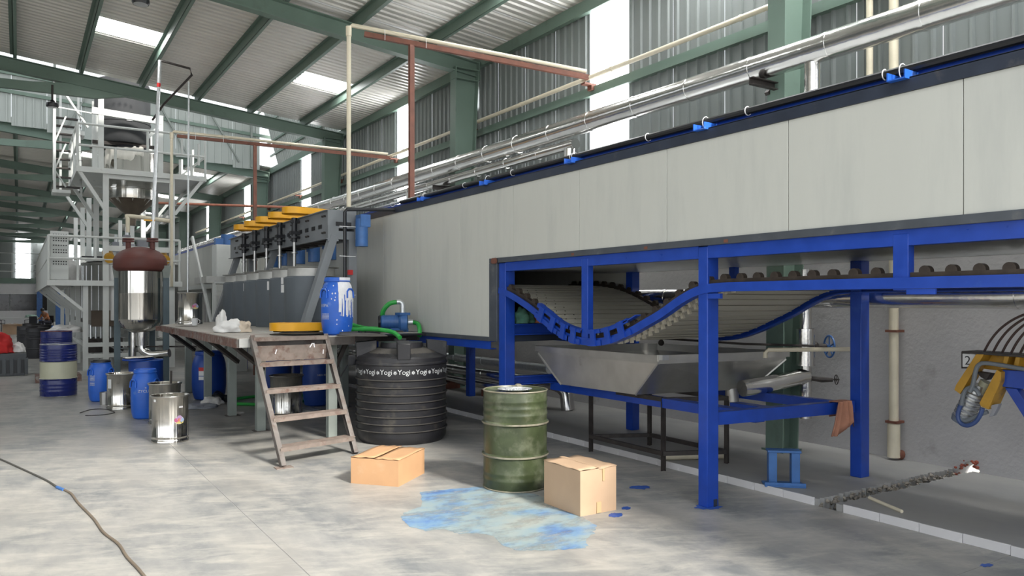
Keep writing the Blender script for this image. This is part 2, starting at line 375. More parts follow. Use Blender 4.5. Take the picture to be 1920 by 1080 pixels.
for j, (ya, yb) in enumerate(((-2, Y0 + 16.3 * RW), (Y0 + 16.3 * RW, ENDY))):
    struct('eave_beam', MB().channel((7.43, ya, 6.28), (7.43, yb, 6.28), .09, .2), GREEN, 'grey-green eave beam at the top of the side wall, %s length' % ('near' if j == 0 else 'far'))
    struct('wall_girt', MB().channel((7.46, ya, 4.93), (7.46, yb, 4.93), .08, .13), GREEN, 'grey-green horizontal wall girt behind the columns, %s length' % ('near' if j == 0 else 'far'))
for k in range(0, 10):
    y = Y0 + k * BAY
    if y > ENDY: break
    zt = lambda x: zr(x) - .21
    r = MB()
    xa, xb, xm = 7.40, RIDGE, 1.2
    d = .27
    r.bar((xa, y, zt(xa) - d / 2), (xb, y, zt(xb) - d / 2), .012, d, (0, 0, 1))
    for s_ in (0, 1): r.bar((xa, y, zt(xa) - s_ * d), (xb, y, zt(xb) - s_ * d), .18, .016, (0, 0, 1))
    # forked haunch towards the ridge
    r.prism([(2.15, zt(2.15) - d), (.9, zt(.9) - d), (.2, 6.52), (xb, 6.42), (xb, 6.28), (1.45, 6.33)], 'y', y - .06, y + .06)
    r.bar((xa - .03, y, zt(xa) - .32), (xa - .03, y, zt(xa) + .02), .2, .02, (1, 0, 0))
    for x in PX[:7]: r.bar((x, y, zt(x)), (x, y, zt(x) + .19), .1, .008, (1, 0, 0))
    struct('rafter', r, GREEN, 'grey-green tapered rafter spanning the hall, %s frame from the camera' % ORD[k])
    c = MB(); xi0, xi1, xo, xo0 = 6.80, 6.85, 7.33, 7.04
    yc = y - .02; hw = .11
    top = zt(7.1) - .2
    c.add([(x, yc + s_, z) for s_ in (-.006, .006) for x, z in ((xi0, 0), (xo0, 0), (xo, top), (xi1, top))], [(0, 1, 2, 3), (7, 6, 5, 4), (0, 4, 5, 1), (1, 5, 6, 2), (2, 6, 7, 3), (3, 7, 4, 0)])
    c.bar((xi0, yc, 0), (xi1, yc, top), .018, 2 * hw, (0, 1, 0)); c.bar((xo0, yc, 0), (xo, yc, top), .018, 2 * hw, (0, 1, 0))
    c.bx(xi1 - .01, xo + .03, yc - hw, yc + hw, top, top + .025); c.bx(xi1 - .02, xo + .02, yc - hw, yc + hw, top - .2, top - .185)
    c.bx(xi0 - .04, xo0 + .03, yc - hw - .03, yc + hw + .03, .02, SLABZ + .02)
    struct('column', c, GREEN, 'grey-green tapered steel column against the side wall, %s from the camera' % ORD[k])
# raised bay over the tower: pale cladding beyond it and the leaning side sheets
YM = Y0 + 24 * RW - .25
cw = thing('wall_clerestory', 'pale vertical cladding above the far roof, behind the tall tower', 'wall', (0, YM, 6.5), kind='structure')
clm = corr_mesh(RW, 1, 3, .02, 'wall', 'cladding_sheet', CLADM)
x = 7.0; i = 0
while x > -8:
    w = .9; z0 = zr(x) - .22
    b = MB(); z1 = zr(x) + 1.5; b.bx(x - w + .006, x, YM, YM + .012, z0, z1)
    for j in range(4): xx = x - w * (j + .5) / 4; b.bx(xx - .02, xx + .02, YM - .03, YM + .002, z0, z1)
    b.build('cladding_sheet', CLADM, cw, smooth=False); x -= w; i += 1
g = MB()
for z in (7.45, 8.0): g.bar((7.5, YM - .06, z - .6 * .1), (-8, YM - .06, z + .1 * 8.9), .06, .1)
g.build('girt', GREEN, cw)
g = MB()
for xx in (6.7, 3.4, .9, -2): g.bar((xx, YM - .08, zr(xx) - .2), (xx, YM - .08, zr(xx) + 2.7), .07, .07)
for xa, xb in ((6.3, 5.2), (4.6, 3.6), (2.2, 3.3), (1.2, 2.0)): g.bar((xa, YM - .1, zr(xa) - .1), (xb, YM - .1, zr(xb) + 1.6), .05, .05)
g.build('brace', LEGM, cw)
MB().prism([(7.6, zr(7.6) + 2.75), (7.6, zr(7.6) + 2.8), (-8, zr(-8) + 2.8), (-8, zr(-8) + 2.75)], 'y', 19.9, 27.4).build('added_glow_roof', GLOWM, rf)  # added unseen roof: cuts sky light over the bay, glows onto the tower
sg = thing('wall_monitor', 'pale leaning corrugated sheets at the side of the raised roof bay', 'wall', (7.5, 20.4, 6.3), kind='structure')
for i in range(7):
    y = 20.35 + i * .86; b = MB()
    pr = []
    for j in range(5): c_ = y + (j + .5) * .172; pr += [(c_ - .04, 0), (c_ - .02, .03), (c_ + .02, .03), (c_ + .04, 0)]
    pr = [(y, 0)] + pr + [(y + .855, 0)]
    vs = []; n = len(pr)
    for (z, x) in ((6.36, 7.5), (8.35, 6.95)):
        for a, h in pr: vs.append((x - h, a, z))
    b.add(vs, [(q, q + 1, n + q + 1, n + q) for q in range(n - 1)]); b.build('leaning_sheet', CLADM, sg, smooth=False)
b = MB()
for z, xx in ((6.75, 7.32), (7.15, 7.2), (7.75, 7.05), (8.2, 6.9)): b.bar((xx, 20.3, z), (xx + .05, YM - .02, z), .05, .06)
b.build('girt', GREEN, sg)
# far end and left-hand wall
fw = MB().bx(-15.2, 7.8, ENDY + .4, ENDY + .5, 0, 8)
for i in range(90): fw.bx(-15 + i * .25, -14.95 + i * .25, ENDY + .37, ENDY + .4, 0, 8)
struct('wall_far', fw, WALLM, 'grey corrugated end wall at the far end of the hall', smooth=False)
for n_, xa, xb, za, zb in ((50, -.25, .8, 3.5, 7.0), (51, 3.6, 4.5, 3.4, 6.6)):
    b = MB()
    for i in range(4): z0 = za + (zb - za) * i / 4; b.bx(xa, xb, ENDY + .3, ENDY + .33, z0 + .03, z0 + (zb - za) / 4 - .03)
    struct('window_%d' % n_, b, GLOW, 'bright translucent strip in the far end wall, %s the tower' % ('left of' if n_ == 50 else 'behind'), smooth=False)
struct('wall_left', MB().bx(-15.3, -15.1, 10, 76, -.15, 6.5), WALLM, 'closed far part of the left side wall')
struct('wall_sunblock', MB().bx(6.0, 7.75, -3.2, -3.0, -.15, 6.5), WALLM, 'unseen wall added behind the camera to block sun on the raised floor')  # added out of view to keep sun off the raised floor
# partition with dark glazing far down the hall
pt = thing('wall_partition', 'white partition with a dark glazed band at the far end of the hall', 'wall', (0, 60, 0), kind='structure')
MB().bx(-9, 1.62, 60, 60.12, 0, 1.1).build('dado', WHITEW, pt); MB().bx(-9, 1.62, 60, 60.12, 2.2, 2.9).build('upper_panel', WHITEW, pt)
for i in range(5): MB().bx(-9 + i * 2.12 + .03, -9 + (i + 1) * 2.12 - .03, 60.03, 60.07, 1.1, 2.2).build('pane', DKGLASS, pt)
MB().bx(-9, 1.9, 59.9, 60.2, 2.9, 3.25).build('floor_beam', GREEN, pt)
b = MB()
for z in (3.7, 4.2, 4.9): b.bar((-9, 60, z), (1.7, 60, z), .05, .05)
for i in range(6): b.bar((-8 + i * 1.9, 60, 3.25), (-8 + i * 1.9, 60, 4.9), .05, .05)
b.build('handrail', WHITEP, pt)
struct('blue_column', MB().bx(.98, 1.3, 59.6, 59.85, 0, 2.9), MOTOR, 'blue square column in front of the far partition')
# ------------------------------------------------------------------ the long drying oven, its frame and the slat conveyor
XO, XF = 4.62, 6.60            # near and far faces of the oven
OZ0, OZ1 = 2.16, 2.955
ov = thing('drying_oven', 'very long off-white panelled drying oven raised along the right-hand wall', 'oven', (XO, 0.9, 0))
y = .9; seams = [-1.36, -.12, 1.085, 2.288, 3.489, 4.707, 5.911, 7.103]
def opanel(ya, yb, za, zb, x=XO, th=.05):
    b = MB().bx(x, x + th, ya + .0025, yb - .0025, za, zb); return b.build('panel', PANEL, ov, bevel=.003)
for a, b_ in zip(seams[:-1], seams[1:]): opanel(a, b_, OZ0, OZ1)
# the panel at the corner of the opening is cut in an L
MB().prism([(7.1055, OZ0), (7.595, OZ0), (7.595, 1.245), (8.30, 1.245), (8.30, OZ1), (7.1055, OZ1)], 'x', XO, XO + .05).build('panel', PANEL, ov, bevel=.003)
y = 8.305
while y < 19.9: opanel(y, min(y + 1.2, 20.1), 1.245, OZ1); y += 1.2
# backing behind the joints, roof, underside, far face
MB().bx(XO + .05, XO + .07, -1.3, 20.1, OZ0, OZ1 - .002).build('backing', DKTRIM, ov)
MB().bx(XO + .05, XO + .07, 7.6, 20.1, 1.245, OZ0).build('backing', DKTRIM, ov)
MB().bx(XO + .03, XF, -1.36, 20.1, OZ1 - .03, OZ1 + .02).build('top_cover', GALV, ov)
MB().bx(XO + .07, XF, -1.36, 7.7, 2.03, 2.06).build('underside', GALV, ov)
MB().bx(XO + .07, XF, 7.7, 20.1, 1.2, 1.245).build('underside', DKTRIM, ov)
MB().bx(XF - .05, XF, -1.36, 20.1, 2.03, OZ1).build('back_panel', PANEL, ov); MB().bx(XF - .05, XF, 7.3, 20.1, 1.245, 2.03).build('back_panel', PANEL, ov)
MB().bx(XO + .05, XF, -1.36, -1.31, 2.03, OZ1).build('end_panel', PANEL, ov)
MB().bx(XO + .05, XF, 20.05, 20.1, 1.245, OZ1).build('end_panel', PANEL, ov)
def trim(x0, x1, y0, y1, z0, z1, m=TRIM): return MB().bx(x0, x1, y0, y1, z0, z1).build('edge_trim', m, ov, bevel=.003)
trim(XO - .012, XO + .05, -1.36, 7.6, OZ0 - .055, OZ0 + .002)
trim(XO - .012, XO + .05, 7.43, 7.60, 1.2, OZ0 - .056)
trim(XO - .012, XO + .05, 7.601, 20.1, 1.195, 1.245)
b = MB().bx(XO - .012, XO + .06, -1.36, 11.85, OZ1, OZ1 + .085); b.bx(XO - .012, XO + .3, -1.36, 11.85, OZ1 + .08, OZ1 + .088)
b.build('top_angle', DKTRIM, ov)
trim(XO - .008, XO + .06, 11.86, 20.1, OZ1, OZ1 + .06, DKTRIM)
b = MB()
for yy, r in ((7.44, 0), (7.5, .1), (7.47, .06)): b.add([(XO - .02 - .008 * random.random(), yy + sin(a) * .035 * (1 + .3 * random.random()), OZ0 - .03 + cos(a) * .035) for a in [q * .7 for q in range(9)]], [tuple(range(9))])
for yy in (4.95, 4.05, 6.0): b.bx(XO - .016, XO - .01, yy - .02, yy + .02, OZ0 - .045, OZ0 - .02)
b.build('burnt_weld', RUST, ov)
# the taller far length of the line
for k in range(15): opanel(20.15 + k * 1.2, 21.35 + k * 1.2, 2.17, 3.3)
MB().bx(XO + .05, XF, 20.15, 38.15, 2.1, 3.32).build('far_body', STEELR, ov)
MB().bx(XO - .01, XO + .06, 20.15, 38.15, 3.3, 3.35).build('edge_trim', BLUE, ov)
MB().bx(XO - .01, XF, 20.15, 38.15, 2.05, 2.17).build('edge_trim', WHITEP, ov)
for k in range(6):
    for x in (XO + .1, XF - .1): MB().bx(x - .06, x + .06, 20.4 + k * 3.4, 20.52 + k * 3.4, 0, 2.05).build('leg', WHITEP, ov)
# rails along the top edge
tr = thing('top_pipe', 'black pipe and blue rail strapped along the top edge of the oven', 'pipe', (XO, .9, 3.05))
MB().tube([(XO + .06, -1.36, 3.115), (XO + .06, 10.2, 3.115)], .028).build('black_pipe', BLACKP, tr)
MB().bx(XO + .09, XO + .15, -1.36, 11.8, 3.05, 3.10).build('blue_rail', BLUE, tr)
MB().tube([(XO + .13, -1.36, 3.14), (XO + .13, 11.6, 3.14)], .02).build('grey_conduit', GALV, tr)
for i, yy in enumerate((2.66, 4.29, 6.02, 7.69, 9.37)):
    b = MB(); x0, x1 = XO - .06, XO + .2
    b.bx(x0, x1, yy - .06, yy + .06, 3.03, 3.038); b.bx(x0, x1, yy - .06, yy - .052, 3.038, 3.085); b.bx(x0, x1, yy + .052, yy + .06, 3.038, 3.085)
    o = b.build('rail_bracket', BLUEB); o2 = MB().tube([(XO + .04 + .045 * cos(a), yy + .01, 3.10 + .05 * sin(a)) for a in [q * pi / 6 for q in range(13)]], .0035, 5)
    o2.build('tie_wire', WHITE, o)
    tag(o, 'small blue channel bracket tied under the top pipe, %s from the camera' % ORD[i], 'bracket', 'blue brackets along the oven top')
for i in range(9): yy = 1.7 + i * 1.1; MB().tube([(XO + .06 + .034 * cos(a), yy, 3.115 + .034 * sin(a)) for a in [q * pi / 6 for q in range(13)]], .004, 5).build('strap', WHITE, tr)

# ---- blue support frame
sf = thing('support_frame', 'bright blue steel frame of posts and beams carrying the oven', 'frame', (XO, 4.3, 0))
def post(x0, x1, y0, y1, z0, z1, n='post'):
    return MB().bx(x0, x1, y0, y1, z0, z1).build(n, BLUE, sf, bevel=.006)
post(4.63, 4.76, 4.26, 4.36, 0, 2.10)
post(6.405, 6.535, 4.06, 4.17, SLABZ, 2.03)
post(4.63, 4.76, 7.28, 7.42, 0, 2.10)
post(6.40, 6.52, 7.12, 7.24, SLABZ, 2.03)
MB().bx(4.7, 4.74, 4.255, 4.262, .002, .06).build('post_notch', DKTRIM, sf)
for yy in (-1.3, 1.15): post(4.63, 4.76, yy, yy + .1, 0, 2.10); post(6.405, 6.535, yy, yy + .1, SLABZ, 2.03)
for yy in (11.2, 15.2, 19.4): post(4.64, 4.76, yy, yy + .12, 0, 1.19); post(6.4, 6.52, yy, yy + .12, SLABZ, 1.19)
def beam(p, q, w=.08, h=.1, side=1, n='beam'):
    return MB().channel(p, q, w, h, .012, side=side).build(n, BLUE, sf)
beam((4.64, -1.36, 2.055), (4.64, 4.26, 2.055), side=1); beam((4.64, 4.36, 2.055), (4.64, 7.28, 2.055), side=1)
beam((4.63, 7.6, 1.15), (4.63, 20, 1.15)); beam((6.5, 7.6, 1.15), (6.5, 20, 1.15))
beam((4.76, 4.30, .70), (6.40, 4.12, .70), h=.105, side=-1)
beam((4.76, 7.35, .755), (6.40, 7.2, .755), h=.10)
beam((4.76, 7.34, 1.34), (6.40, 7.3, 1.34), h=.13)
beam((6.47, 4.17, .67), (6.47, 7.12, .67), h=.09)
beam((5.28, 4.32, .665), (5.28, 7.3, .665), h=.09, w=.12)
beam((5.75, 4.3, .66), (5.75, 5.0, .66), h=.05, w=.12)
MB().bx(4.75, 6.4, 7.30, 7.36, 1.2, 1.27).build('lower_rail', DKTRIM, sf)
for x, yy, zt in ((4.63, 5.79, 1.26), (4.63, 2.62, 1.725)):
    MB().bx(x, x + .07, yy, yy + .1, zt, 2.08).build('hanger', BLUE, sf, bevel=.004)
MB().bx(6.45, 6.52, 5.55, 5.63, 1.25, 2.03).build('hanger', BLUE, sf, bevel=.004)
b = MB().bx(4.625, 4.64, 2.45, 2.63, 1.70, 1.735); b.build('foot_plate', BLUE, sf)
MB().bx(4.63, 4.66, 4.13, 4.26, 1.68, 1.72).build('rail_cleat', BLUE, sf)

# ---- slat conveyor
CY = [(20, 1.80), (9, 1.80), (7.85, 1.795), (7.55, 1.775), (7.24, 1.716), (6.91, 1.605), (6.58, 1.465), (6.25, 1.315), (6.0, 1.252), (5.75, 1.232), (5.45, 1.265), (5.18, 1.347), (4.95, 1.443), (4.77, 1.52), (4.52, 1.648), (4.33, 1.715), (4.15, 1.733), (3.9, 1.736), (2, 1.736), (-1.36, 1.736)]
def zc(y):
    for (ya, za), (yb, zb), i in zip(CY[:-1], CY[1:], range(99)):
        if yb <= y <= ya:
            def m(i):
                a, b = CY[max(i - 1, 0)], CY[min(i + 1, len(CY) - 1)]; return (b[1] - a[1]) / (b[0] - a[0])
            h = yb - ya; t = (y - ya) / h; m0, m1 = m(i) * h, m(i + 1) * h
            return (2 * t**3 - 3 * t * t + 1) * za + (t**3 - 2 * t * t + t) * m0 + (-2 * t**3 + 3 * t * t) * zb + (t**3 - t * t) * m1
    return CY[0][1]
def ng(y):
    d = (zc(y + .01) - zc(y - .01)) / .02; a = math.atan(d); return a
ys = []; y = 8.6
while y > .95: ys.append(y); y -= .06
cv = thing('slat_conveyor', 'cream slat conveyor dipping in a wave between curved blue rails under the oven', 'conveyor', (XO, 4.3, 1.2))
def ribbon(mb, x0, x1, z0, z1, ya, yb, st=.06):
    n = max(2, int(abs(ya - yb) / st)); Y = [ya + (yb - ya) * i / n for i in range(n + 1)]
    vs = []
    for y in Y:
        a = ng(y); c = Vector((0, y, zc(y))); nn = Vector((0, -sin(a), cos(a)))
        for z in (z0, z1):
            for x in (x0, x1): vs.append(c + nn * z + Vector((x, 0, 0)))
    fs = []
    for i in range(n):
        k = i * 4; fs += [(k, k + 1, k + 5, k + 4), (k + 2, k + 6, k + 7, k + 3), (k, k + 4, k + 6, k + 2), (k + 1, k + 3, k + 7, k + 5)]
    fs += [(0, 2, 3, 1), (n * 4, n * 4 + 1, n * 4 + 3, n * 4 + 2)]
    return mb.add(vs, fs)
ribbon(MB(), 4.62, 4.635, 0, .07, 7.42, -1.3).build('side_rail', BLUE, cv)
ribbon(MB(), 4.635, 4.69, 0, .012, 7.42, -1.3).build('rail_flange', BLUE, cv)
b = ribbon(MB(), 6.44, 6.455, 0, .07, 8.4, -1.3); ribbon(b, 6.385, 6.44, 0, .012, 8.4, -1.3); b.build('side_rail', BLUE, cv)
# slats: one object each
sm = MB()
L = .108
sm.bx(4.74, 6.36, -L / 2 + .002, L / 2 - .002, -.012, .012)
sm.bx(4.74, 6.36, -L / 2 + .002, -L / 2 + .012, -.018, .018)
so_ = sm.build('slat', SLAT); sme = so_.data; bpy.data.objects.remove(so_)
y = 8.5
while y > -1.25:
    a = ng(y); nn = Vector((0, -sin(a), cos(a))); c = Vector((0, y, zc(y))) + nn * .055
    piece('slat', sme, cv, c, (a, 0, 0)); y -= .113 * cos(a)
# chains with rollers
for nm, xa, xb in (('near', 4.65, 4.70), ('far', 6.375, 6.425)):
    b = MB(); ribbon(b, xa, xb, .062, .10, 7.42 if nm == 'near' else 8.4, -1.3)
    b.build('chain', CHAIN, cv)
    yy = 7.4 if nm == 'near' else 8.3; rm = MB().cyl((-.022, 0, 0), (.022, 0, 0), .036, 18); ro = rm.build('chain_roller', CHAIN); rme = ro.data; bpy.data.objects.remove(ro)
    while yy > -1.25:
        a = ng(yy); nn = Vector((0, -sin(a), cos(a))); piece('chain_roller', rme, cv, Vector(((xa + xb) / 2, yy, zc(yy))) + nn * .105); yy -= .158 * cos(a)
# nylon pegs under the rising part
pm = MB().bx(-.015, .015, -.013, .013, -.045, 0); po = pm.build('nylon_peg', PEG); pme = po.data; bpy.data.objects.remove(po)
yy = 5.5
while yy > 4.25:
    a = ng(yy); nn = Vector((0, -sin(a), cos(a)))
    for x, o_ in ((4.80, 0), (4.90, .045)):
        for q in (0,): piece('nylon_peg', pme, cv, Vector((x, yy - o_ - q * cos(a), zc(yy - o_ - q * cos(a)))) + nn * .045, (a, 0, 0))
    yy -= .088 * cos(a)
# rivet heads on the descending part
b = MB()
for i in range(14):
    yy = 7.35 - i * .088; a = ng(yy); nn = Vector((0, -sin(a), cos(a))); c = Vector((0, yy, zc(yy))) + nn * .066
    for q in (0, .12): b.ball(c + Vector((4.86 + q + (i % 2) * .05, 0, 0)), .009, 6)
o = b.build('rivet', CHAIN, cv); o['kind'] = 'stuff'
# blue guide brackets along the dip
for i, yy in enumerate((6.56, 6.36, 6.17, 5.99, 5.66, 5.44, 5.24)):
    b = MB(); hh = .062
    ribbon(b, 4.585, 4.60, -.005, .155, yy + .038, yy - .038, .03)
    ribbon(b, 4.60, 4.66, .148, .156, yy + .10, yy - .10, .05); ribbon(b, 4.60, 4.612, .115, .15, yy + .10, yy - .10, .05)
    ribbon(b, 4.60, 4.615, -.004, .05, yy + .10, yy - .10, .05)
    b.build('guide_bracket', BLUE, cv)
ribbon(MB(), 4.60, 4.66, .13, .14, 5.2, 5.02, .05).build('guide_bracket', BLUE, cv)

# ---- a bundle of cloths on the beam inside the opening
def blob(name, m, c, r, sc, seed, label, cat, parent=None, n=2):
    bm = bmesh.new(); bmesh.ops.create_icosphere(bm, subdivisions=4, radius=1)
    for v in bm.verts:
        d = v.co.normalized(); k = 1 + .35 * noise.noise(d * 1.7 + Vector((seed, 0, 0))) + .16 * noise.noise(d * 4.5 + Vector((0, seed, 0)))
        v.co = Vector((d.x * r * sc[0] * k, d.y * r * sc[1] * k, max(-.25, d.z) * r * sc[2] * k))
    zmin = min(v.co.z for v in bm.verts)
    for v in bm.verts: v.co.z -= zmin
    me = bpy.data.meshes.new(name); bm.to_mesh(me); bm.free(); me.materials.append(m)
    me.polygons.foreach_set('use_smooth', [True] * len(me.polygons))
    o = bpy.data.objects.new(name, me); COL.objects.link(o); o.location = c
    if parent: o.parent = parent; o.location = Vector(c) - parent.location
    else: tag(o, label, cat)
    return o
GREENCL = mat('green_cloth', (.05, .14, .10), .9, var=.3, scale=8)
blob('cloth_bundle', GREENCL, (4.9, 7.33, 1.405), .13, (1, .9, 1), 1.3, 'crumpled green cloth bundle on the blue beam inside the oven opening', 'cloth')
blob('cloth_bundle', ORANGE, (5.15, 7.33, 1.405), .10, (1, .9, 1), 4.1, 'crumpled rust-red cloth beside the green bundle in the oven opening', 'cloth')

# ---- stainless trough on its angle-iron stand
tg = thing('drip_trough', 'dull stainless steel hopper trough standing under the dip of the conveyor', 'trough', (5.3, 5.9, .7))
R4 = [(5.04, 7.26), (5.12, 5.33), (6.72, 5.07), (6.66, 6.95)]; B4 = [(5.13, 6.89), (5.18, 5.71), (6.55, 5.42), (6.55, 6.6)]
b = MB(); zb, zm, zt_ = .725, 1.06, 1.145
ctr = Vector((5.9, 6.1, 0))
def inset(P, k): return [(p[0] + (ctr.x - p[0]) * k, p[1] + (ctr.y - p[1]) * k) for p in P]
vs = [(*p, zb) for p in B4] + [(*p, zm) for p in inset(R4, .02)] + [(*p, zt_) for p in inset(R4, .02)]
vs += [(*p, zb + .006) for p in inset(B4, .01)] + [(*p, zm) for p in inset(R4, .03)] + [(*p, zt_) for p in inset(R4, .03)]
fs = [(3, 2, 1, 0), (12, 13, 14, 15)]
for lv in (0, 4):
    for i in range(4): j = (i + 1) % 4; fs.append((lv + i, lv + j, lv + 4 + j, lv + 4 + i)); fs.append((12 + lv + j, 12 + lv + i, 16 + lv + i, 16 + lv + j))
for i in range(4): j = (i + 1) % 4; fs.append((8 + i, 8 + j, 20 + j, 20 + i))
b.add(vs, fs); b.build('body', TROUGH, tg, smooth=False)
b = MB()
for i in range(4): j = (i + 1) % 4; b.bar((*R4[i], zt_ - .03), (*R4[j], zt_ - .03), .03, .06)
b.build('rim', TROUGH, tg)
MB().bx(5.12, 5.20, 5.27, 5.345, zt_ - .045, zt_ + .003).build('corner_tab', GALV, tg)
b = MB().cyl((6.35, 5.5, .60), (6.35, 5.5, .74), .07, 16); b.build('drain', TROUGH, tg)
for i in range(4): MB().bar((*inset(R4, .02)[i], zm), (*B4[i], zb), .018, .018).build('seam', TROUGH, tg)
st = thing('trough_stand', 'rusty angle-iron stand with four legs beneath the stainless trough', 'stand', (5.6, 5.85, 0))
LG = [(5.30, 6.58, 0), (5.285, 5.44, 0), (5.89, 5.16, SLABZ), (5.91, 6.28, SLABZ)]
for i, (x, yy, z) in enumerate(LG):
    b = MB().bar((x, yy, z), (x, yy, .68), .006, .045, (1, 0, 0)); b.bar((x + .02 * (1 if i < 2 else -1), yy, z), (x + .02 * (1 if i < 2 else -1), yy, .68), .045, .006, (1, 0, 0)); b.build('leg', DARKFE, st)
for zz in (.17, .70):
    for i in range(4):
        p, q = LG[i], LG[(i + 1) % 4]; MB().bar((p[0], p[1], zz), (q[0], q[1], zz), .04, .04).build('rail', DARKFE, st)
# ---- rod with a clamp behind the trough, black sheet edge
tag(MB().tube([(5.6, 7.2, 1.26), (6.0, 6.2, 1.25), (6.3, 5.3, 1.22), (6.9, 4.9, 1.2)], .012, 8).build('steel_rod', DARKFE), 'thin dark rod lying level above the far side of the trough', 'rod')
c = thing('pipe_clamp', 'dark clamp hanging on the thin rod behind the trough', 'clamp', (6.0, 6.2, 1.25))
MB().ball((6.0, 6.2, 1.20), .035, 10).build('body', DARKFE, c); MB().tube([(5.95, 6.25, 1.27), (6.0, 6.2, 1.24), (6.06, 6.1, 1.28)], .012, 6).build('lever', DARKFE, c)

# ---- lagged pipes
def pipe(name, pts, r, m, label, rings=0, n=18, cat='pipe', joints=()):
    o = MB().tube(pts, r, n).build(name, m); tag(o, label, cat)
    if rings:
        p, q = Vector(pts[0]), Vector(pts[-1]); d = (q - p); k = int(d.length / rings); 
        for i in range(1, k + 1):
            c = p + d * (i * rings / d.length); e = d.normalized() * .02
            MB().tube([c - e, c + e], r + .006, n).build('joint_band', m, o)
    return o
pipe('lagged_pipe', [(6.62, -1, 4.16), (6.62, 40, 4.12)], .135, FOIL, 'large shiny foil-lagged pipe running high along the side wall', .92, 24)
pipe('lagged_pipe', [(6.66, 8.6, 3.915), (6.66, 40, 3.86)], .078, FOIL, 'slimmer foil-lagged pipe close under the large high one', .92, 20)
pipe('lagged_pipe', [(6.69, -1, 1.705), (6.69, 9.2, 1.705)], .108, FOIL, 'shiny lagged pipe running level behind the conveyor', 1.3, 24)
for i, (y0, nm) in enumerate(((4.72, 'nearest the camera'), (8.7, 'in front of the bright wall strip'), (14.0, 'behind the rusty post'), (18.2, 'behind the mixer stand'))):
    pipe('drop_pipe', [(6.62, y0, 4.03 if y0 < 8 else 3.85), (6.62, y0, 3.0)], .075, FOIL, 'short shiny vertical drop pipe into the oven top, %s' % nm, .34)
for i, yc in enumerate((5.33, 12.6, 19.87)):
    zb_ = 3.97 if i == 0 else 3.78
    b = MB().channel((6.42, yc, zb_), (6.95, yc, zb_), .05, .08, .01); b.bar((6.8, yc + .08, zb_ - .06), (6.95, yc + .08, zb_ + .08), .05, .04)
    tag(b.build('pipe_bracket', DARKFE), 'dark bracket holding the high lagged pipe on the %s column' % ORD[i], 'bracket', 'pipe brackets on the columns')
vp = thing('valve_riser', 'shiny lagged riser pipe with a fat valve jacket in front of the wall', 'pipe', (7.0, 5.1, .5))
MB().tube([(7.0, 5.07, .42), (7.0, 5.07, 2.0)], .062, 18).build('riser', FOIL, vp)
MB().tube([(7.0, 5.07, .98), (7.0, 5.07, 1.37)], .095, 20).build('valve_jacket', FOIL, vp)
for z in (.99, 1.36, .9, .72, .55): MB().tube([(7.0, 5.07, z - .01), (7.0, 5.07, z + .01)], .1 if z > .95 else .068, 20).build('joint_band', FOIL, vp)
o = MB().tube([(7.08, 5.07, 1.18), (7.22, 4.98, 1.18)], .03, 12).build('valve_stem', DARKFE, vp)
MB().ball((7.12, 5.05, 1.18), .055, 12).build('valve_flange', DARKFE, vp)
hw = thing('hand_wheel', '', '', (7.25, 4.96, 1.18)); del hw['label']; del hw['category']; hw.parent = vp; hw.location = Vector((7.25, 4.96, 1.18)) - vp.location
hw.rotation_euler = (0, 0, -.5)
def wheel(parent, r, m, nm, ns=5):
    b = MB().tube([(0, r * cos(a), r * sin(a)) for a in [2 * pi * q / 28 for q in range(29)]], r * .09, 8, False)
    for i in range(ns): a = 2 * pi * i / ns + .3; b.tube([(0, 0, 0), (0, r * cos(a), r * sin(a))], r * .065, 6)
    b.tube([(-.03, 0, 0), (.03, 0, 0)], r * .18, 10)
    me = b.build(nm, m); return me
o = wheel(None, .115, MOTOR, 'wheel'); o.parent = hw
pipe('branch_pipe', [(6.2, 5.24, .77), (6.5, 5.17, .80), (6.9, 5.09, .86), (7.0, 5.07, .87)], .085, FOIL, 'fat foil-lagged branch pipe between the trough and the riser', 0)
v2 = thing('small_valve', 'small black valve with a star wheel on the end of the branch pipe', 'valve', (7.08, 5.02, .84))
MB().tube([(7.02, 5.08, .85), (7.14, 4.98, .83), (7.22, 4.9, .83)], [.02, .03, .022], 10).build('body', DARKFE, v2)
o = wheel(None, .05, DARKFE, 'hand_wheel', 5); o.parent = v2; o.location = Vector((7.24, 4.87, .835)) - v2.location; o.rotation_euler = (0, 0, -.6)
for x, z, r, nm in ((6.75, .42, .09, 'upper'), (6.85, .62, .07, 'topmost'), (6.7, .24, .07, 'lowest')):
    ye = 9.3 if nm == 'upper' else 9.5
    pipe('floor_pipe', [(x, ye, z), (x, 21, z)], r, FOIL if nm != 'topmost' else GALV, '%s of the lagged pipes running low beneath the oven' % nm, 1.0)
pipe('pipe_elbow', [(6.75, 9.32, .42), (6.75, 9.2, .415), (6.77, 9.08, .38), (6.79, 9.0, .30), (6.8, 8.97, .06)], .1, FOIL, 'foil-lagged elbow turning to the floor behind the green drum', 0)
for i, (x, y0) in enumerate(((6.75, 9.7), (6.75, 11), (6.75, 12.4))):
    tag(MB().bx(x - .14, x + .14, y0, y0 + .16, SLABZ, .17).build('timber_block', RUST, bevel=.004), 'rust-brown block under the low lagged pipes, %s from the camera' % ORD[i], 'block', 'blocks under the floor pipes')
